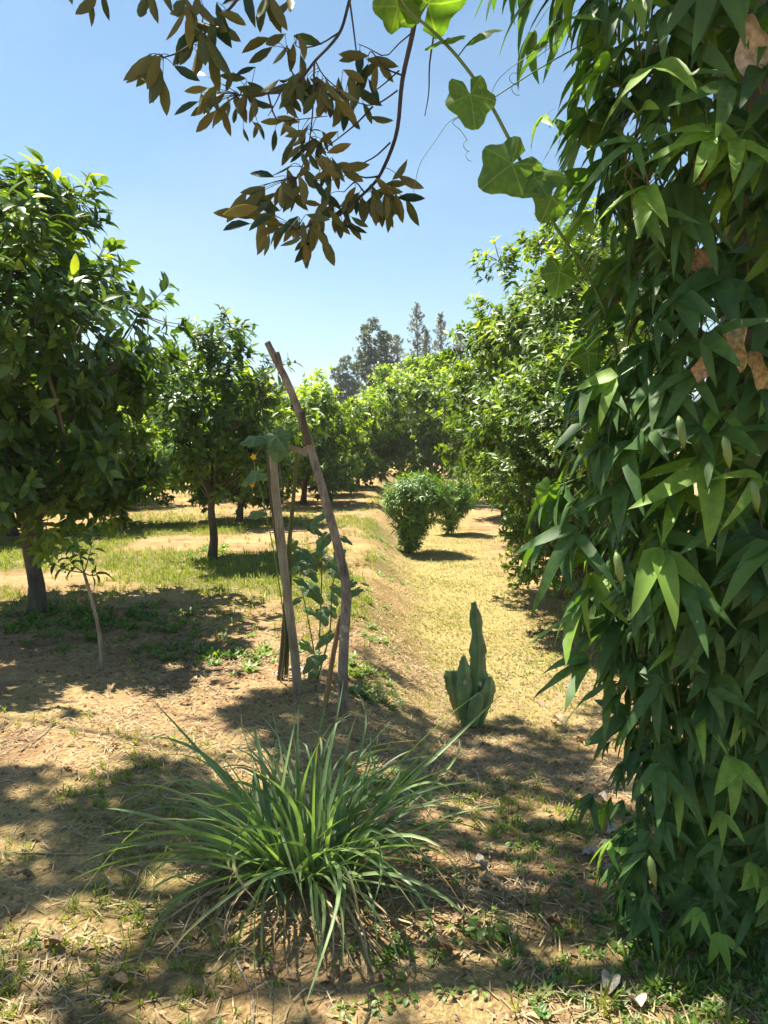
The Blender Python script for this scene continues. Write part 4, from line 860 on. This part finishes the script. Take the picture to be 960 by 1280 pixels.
# ---------------------------------------------------------------- lemongrass
lb = ground_at(382, 1086); lb[2] = gz(lb[0], lb[1])
lem = thing('lemongrass_clump', lb, 'big clump of lemongrass with long arching blue-green blades', 'grass clump')
q = np.random.default_rng(2024)
def blade(base, az, lean, Lb, bend, wid, seed):
    q2 = np.random.default_rng(seed); n = 13; rows = []; p_ = np.array(base, float); el = math.pi / 2 - lean; h = np.array([math.cos(az), math.sin(az), 0]); rolls = q2.normal(0, .5)
    sd0 = np.array([-h[1], h[0], 0]); tw = q2.normal(0, .9); swirl = q2.normal(0, .8); kink = q2.random() < .18; kt = q2.uniform(.45, .75)
    for i in range(n):
        t = i / (n - 1); e = el - bend * t ** 1.6 - (1.0 * sstep(kt, kt + .12, t) if kink else 0); az2 = az + swirl * t * t; hh = np.array([math.cos(az2), math.sin(az2), 0])
        d_ = hh * math.cos(e) + np.array([0, 0, 1]) * math.sin(e)
        if i: p_ = p_ + d_ * Lb / (n - 1)
        sd = np.array([-hh[1], hh[0], 0]); nn = np.cross(d_, sd); a = tw * t + rolls; s2 = sd * math.cos(a) + nn * math.sin(a); n3 = np.cross(d_, s2)
        wv = wid * min(1, .45 + 3 * t) * (1 - t ** 2.4) * .5 + .0004
        zc = float(H(p_[0] + lb[0], p_[1] + lb[1])) - lb[2] + .012
        if p_[2] < zc and t > .1: p_[2] = zc
        rows.append([p_ - s2 * wv + n3 * wv * .45, p_, p_ + s2 * wv + n3 * wv * .45])
    mb_ = MB().grid(np.array(rows)); tip = (q2.uniform(.75, .98) if q2.random() < .4 else 2.0)
    mb_.fl = np.repeat(sstep(tip - .12, tip + .12, np.linspace(0, 1, n)), 3); return mb_
def blade_mesh(mb_, mat): return mesh_from('blade', mb_.V, mb_.F, mat, True, np.zeros(len(mb_.V)), mb_.fl)
for i in range(215):
    a = q.uniform(0, 6.283); rr = .16 * q.random() ** .5; base = (rr * math.cos(a), rr * math.sin(a) * .8, -.02)
    az = a + q.normal(0, .8); f = q.random() ** .8
    lean = .06 + 1.0 * f ** 1.1 * (.6 + .4 * rr / .16); Lb = q.uniform(.40, .76) * (.85 if f < .3 else 1); bend = q.uniform(.5, 2.3) * (.45 + .7 * f)
    link('blade', blade_mesh(blade(base, az, lean, Lb, bend, q.uniform(.010, .020), 1000 + i), M_LEMON), lem)
# a few long blades that set the outline
for az, lean, Lb, bend, wd in ((.45, .95, 1.05, .1, .02), (.60, .80, 1.0, .15, .018), (.15, .95, 1.0, .6, .016), (2.95, .95, 1.0, .35, .016), (3.2, 1.05, 1.05, .5, .015), (2.75, .75, .95, .3, .016), (-1.1, .7, 1.0, 1.9, .017), (-1.7, .7, .9, 2.0, .017), (-.6, .8, 1.0, 1.3, .016), (-2.6, .9, .9, 1.2, .016), (1.4, .12, .68, .25, .018), (1.9, .2, .64, .2, .017), (1.2, .3, .75, .3, .018), (.9, .35, .8, .3, .02)):
    link('blade', blade_mesh(blade((.05 * math.cos(az), .05 * math.sin(az), -.02), az, lean, Lb * .88, bend, wd, int(az * 100) + 5000), M_LEMON), lem)
mb = MB()
for i in range(60):
    a = q.uniform(0, 6.283); rr = .12 * q.random() ** .5; p_ = np.array([rr * math.cos(a), rr * math.sin(a) * .8, -.03]); mb.tube([p_, p_ + np.array([math.cos(a) * .03, math.sin(a) * .03, q.uniform(.08, .16)])], [.009, .005], 6)
o = link('stalks', mb.mesh('stalks', M_CLIP), lem); o['kind'] = 'stuff'
for i in range(48):
    a = q.uniform(0, 6.283); link('dry_blade', blade((.11 * math.cos(a), .1 * math.sin(a), 0), a, 1.2, q.uniform(.3, .55), 1.6, .010, 7000 + i).mesh('dry_blade', M_STRAW), lem)

# ---------------------------------------------------------------- small things on the ground
def fallen(px, py, sz, mat, label, group, seed, name='fallen_leaf', az=None, W_=.5):
    g = ground_at(px, py); t_ = crumple(seed, W_, .06); V = t_[0].copy(); V[:, 2] -= V[:, 2].min()
    me = mesh_from(name, V, t_[1], mat, True, np.zeros(len(V))); a = random.uniform(0, 6.28) if az is None else az
    o = place_part(name, me, None, (g[0], g[1], gz(g[0], g[1]) + .001), (math.cos(a), math.sin(a), 0), (0.1, 0, 1), sz); tag(o, label, 'leaf', group)
dl, dg = 'dry brown curled leaf fallen on the bare soil', 'fallen dry brown leaves'
q = np.random.default_rng(31)
spots = [(80, 1190), (130, 1110), (275, 1130), (600, 1105), (625, 1125), (655, 1140), (690, 1130), (580, 1150), (640, 1185), (612, 1190), (680, 1160), (560, 1120), (700, 1165), (540, 1080), (270, 1085), (330, 1215), (90, 965), (55, 900), (150, 935), (230, 985), (210, 1065), (20, 1100), (160, 1240), (420, 1230), (540, 1190),
         (670, 880), (690, 910), (640, 940), (660, 825), (700, 960), (730, 930), (720, 870), (620, 970), (560, 980), (270, 800), (300, 815), (230, 840), (180, 770), (140, 860), (300, 860), (240, 880), (40, 820), (90, 800), (620, 700), (680, 730), (700, 760), (720, 730), (660, 760)]
for j, (x, y) in enumerate(spots): fallen(x, y, q.uniform(.05, .085) * (1.25 if y < 900 else 1), M_DRY, dl, dg, 300 + j)
pl_, pg_ = 'pale grey withered leaf on the soil beside the vine', 'pale withered leaves beside the vine'
for j, (x, y) in enumerate(((768, 1063), (772, 1095), (748, 1072), (765, 1052), (762, 1225), (745, 1000), (590, 1085), (800, 1270), (775, 1040))): fallen(x, y, .065, M_PALE, pl_, pg_, 400 + j, W_=.8)
fallen(598, 1108, .085, M_TAN, 'orange-tan curled leaf upright in the litter beside the lemongrass', None, 451, W_=.6)
fallen(690, 905, .14, M_TAN, 'large tan leaf lying in the middle of the shaded path', None, 450, W_=.7)
fallen(745, 1035, .05, M_YELLOW, 'small yellow leaf on the path edge by the vine', None, 452, W_=.7)
tw_l, tw_g = 'thin dead twig lying on the near soil', 'dead twigs on the near soil'
for (x0, y0), (x1, y1) in (((120, 1262), (160, 1205)), ((20, 1070), (130, 1066)), ((100, 1185), (150, 1180)), ((230, 1170), (260, 1145)), ((300, 1200), (318, 1285)), ((560, 1160), (640, 1182)), ((640, 1120), (662, 1160)), ((90, 1250), (140, 1255)), ((450, 1090), (475, 1120)), ((640, 1200), (700, 1235)), ((150, 1150), (205, 1120)), ((700, 1010), (720, 985)), ((180, 870), (240, 868)), ((30, 940), (70, 905))):
    a = ground_at(x0, y0); b = ground_at(x1, y1); n = 8; P_ = []
    for i in range(n):
        t = i / (n - 1); x = a[0] + (b[0] - a[0]) * t + .012 * math.sin(t * 5 + x0); y = a[1] + (b[1] - a[1]) * t + .01 * math.sin(t * 4 + y0); P_.append((x, y, gz(x, y) + .005))
    P_ = np.array(P_); o = link('twig', MB().tube(P_ - P_[0], np.linspace(.004, .002, n), 5).mesh('twig', M_STRAW if x0 % 3 else M_STICK), loc=tuple(P_[0])); tag(o, tw_l, 'twig', tw_g)
# seedlings one can pick out
sl_, sg_ = 'small bright green seedling with round leaves on the near soil', 'bright seedlings on the near soil'
def seedling(x, y, s, n, label, group):
    g = ground_at(x, y); root = thing('seedling', (g[0], g[1], gz(g[0], g[1])), label, 'seedling', group); mb = MB(); V, F = leaf_tpl(.62, .12, .35, (0, .2, .5, .8, 1), .5); me = mesh_from('leaf', V, F, M_WEED, True, np.zeros(len(V)))
    for i in range(n):
        a = i * 2.4 + x; h = s * random.uniform(.25, .9); r_ = s * random.uniform(.2, .9); p_ = np.array([r_ * math.cos(a), r_ * math.sin(a), h]); mb.tube([(0, 0, -.01), tuple(p_ * .6), tuple(p_)], .0012, 3)
        place_part('leaf', me, root, p_, (math.cos(a), math.sin(a), -.05), (0, 0, 1), s * random.uniform(.6, 1))
    link('stem', mb.mesh('stem', M_STEM), root)
for x, y, s, n in ((490, 1225, .035, 9), (510, 1250, .03, 8), (475, 1260, .035, 10), (545, 1200, .03, 8), (430, 1265, .03, 8), (560, 1245, .03, 7), (600, 1240, .025, 7), (470, 1200, .028, 7), (250, 1060, .02, 5), (660, 1070, .025, 9), (640, 1060, .028, 10), (670, 1050, .024, 8), (690, 1065, .025, 8), (40, 1180, .03, 7), (75, 1240, .02, 5), (330, 1200, .025, 8), (345, 1230, .02, 7)): seedling(x, y, s, n, sl_, sg_)
seedling(608, 1163, .055, 12, 'larger bright green seedling growing out of the straw heap', None)
seedling(580, 1172, .035, 8, 'bright green seedling beside the straw heap', None)
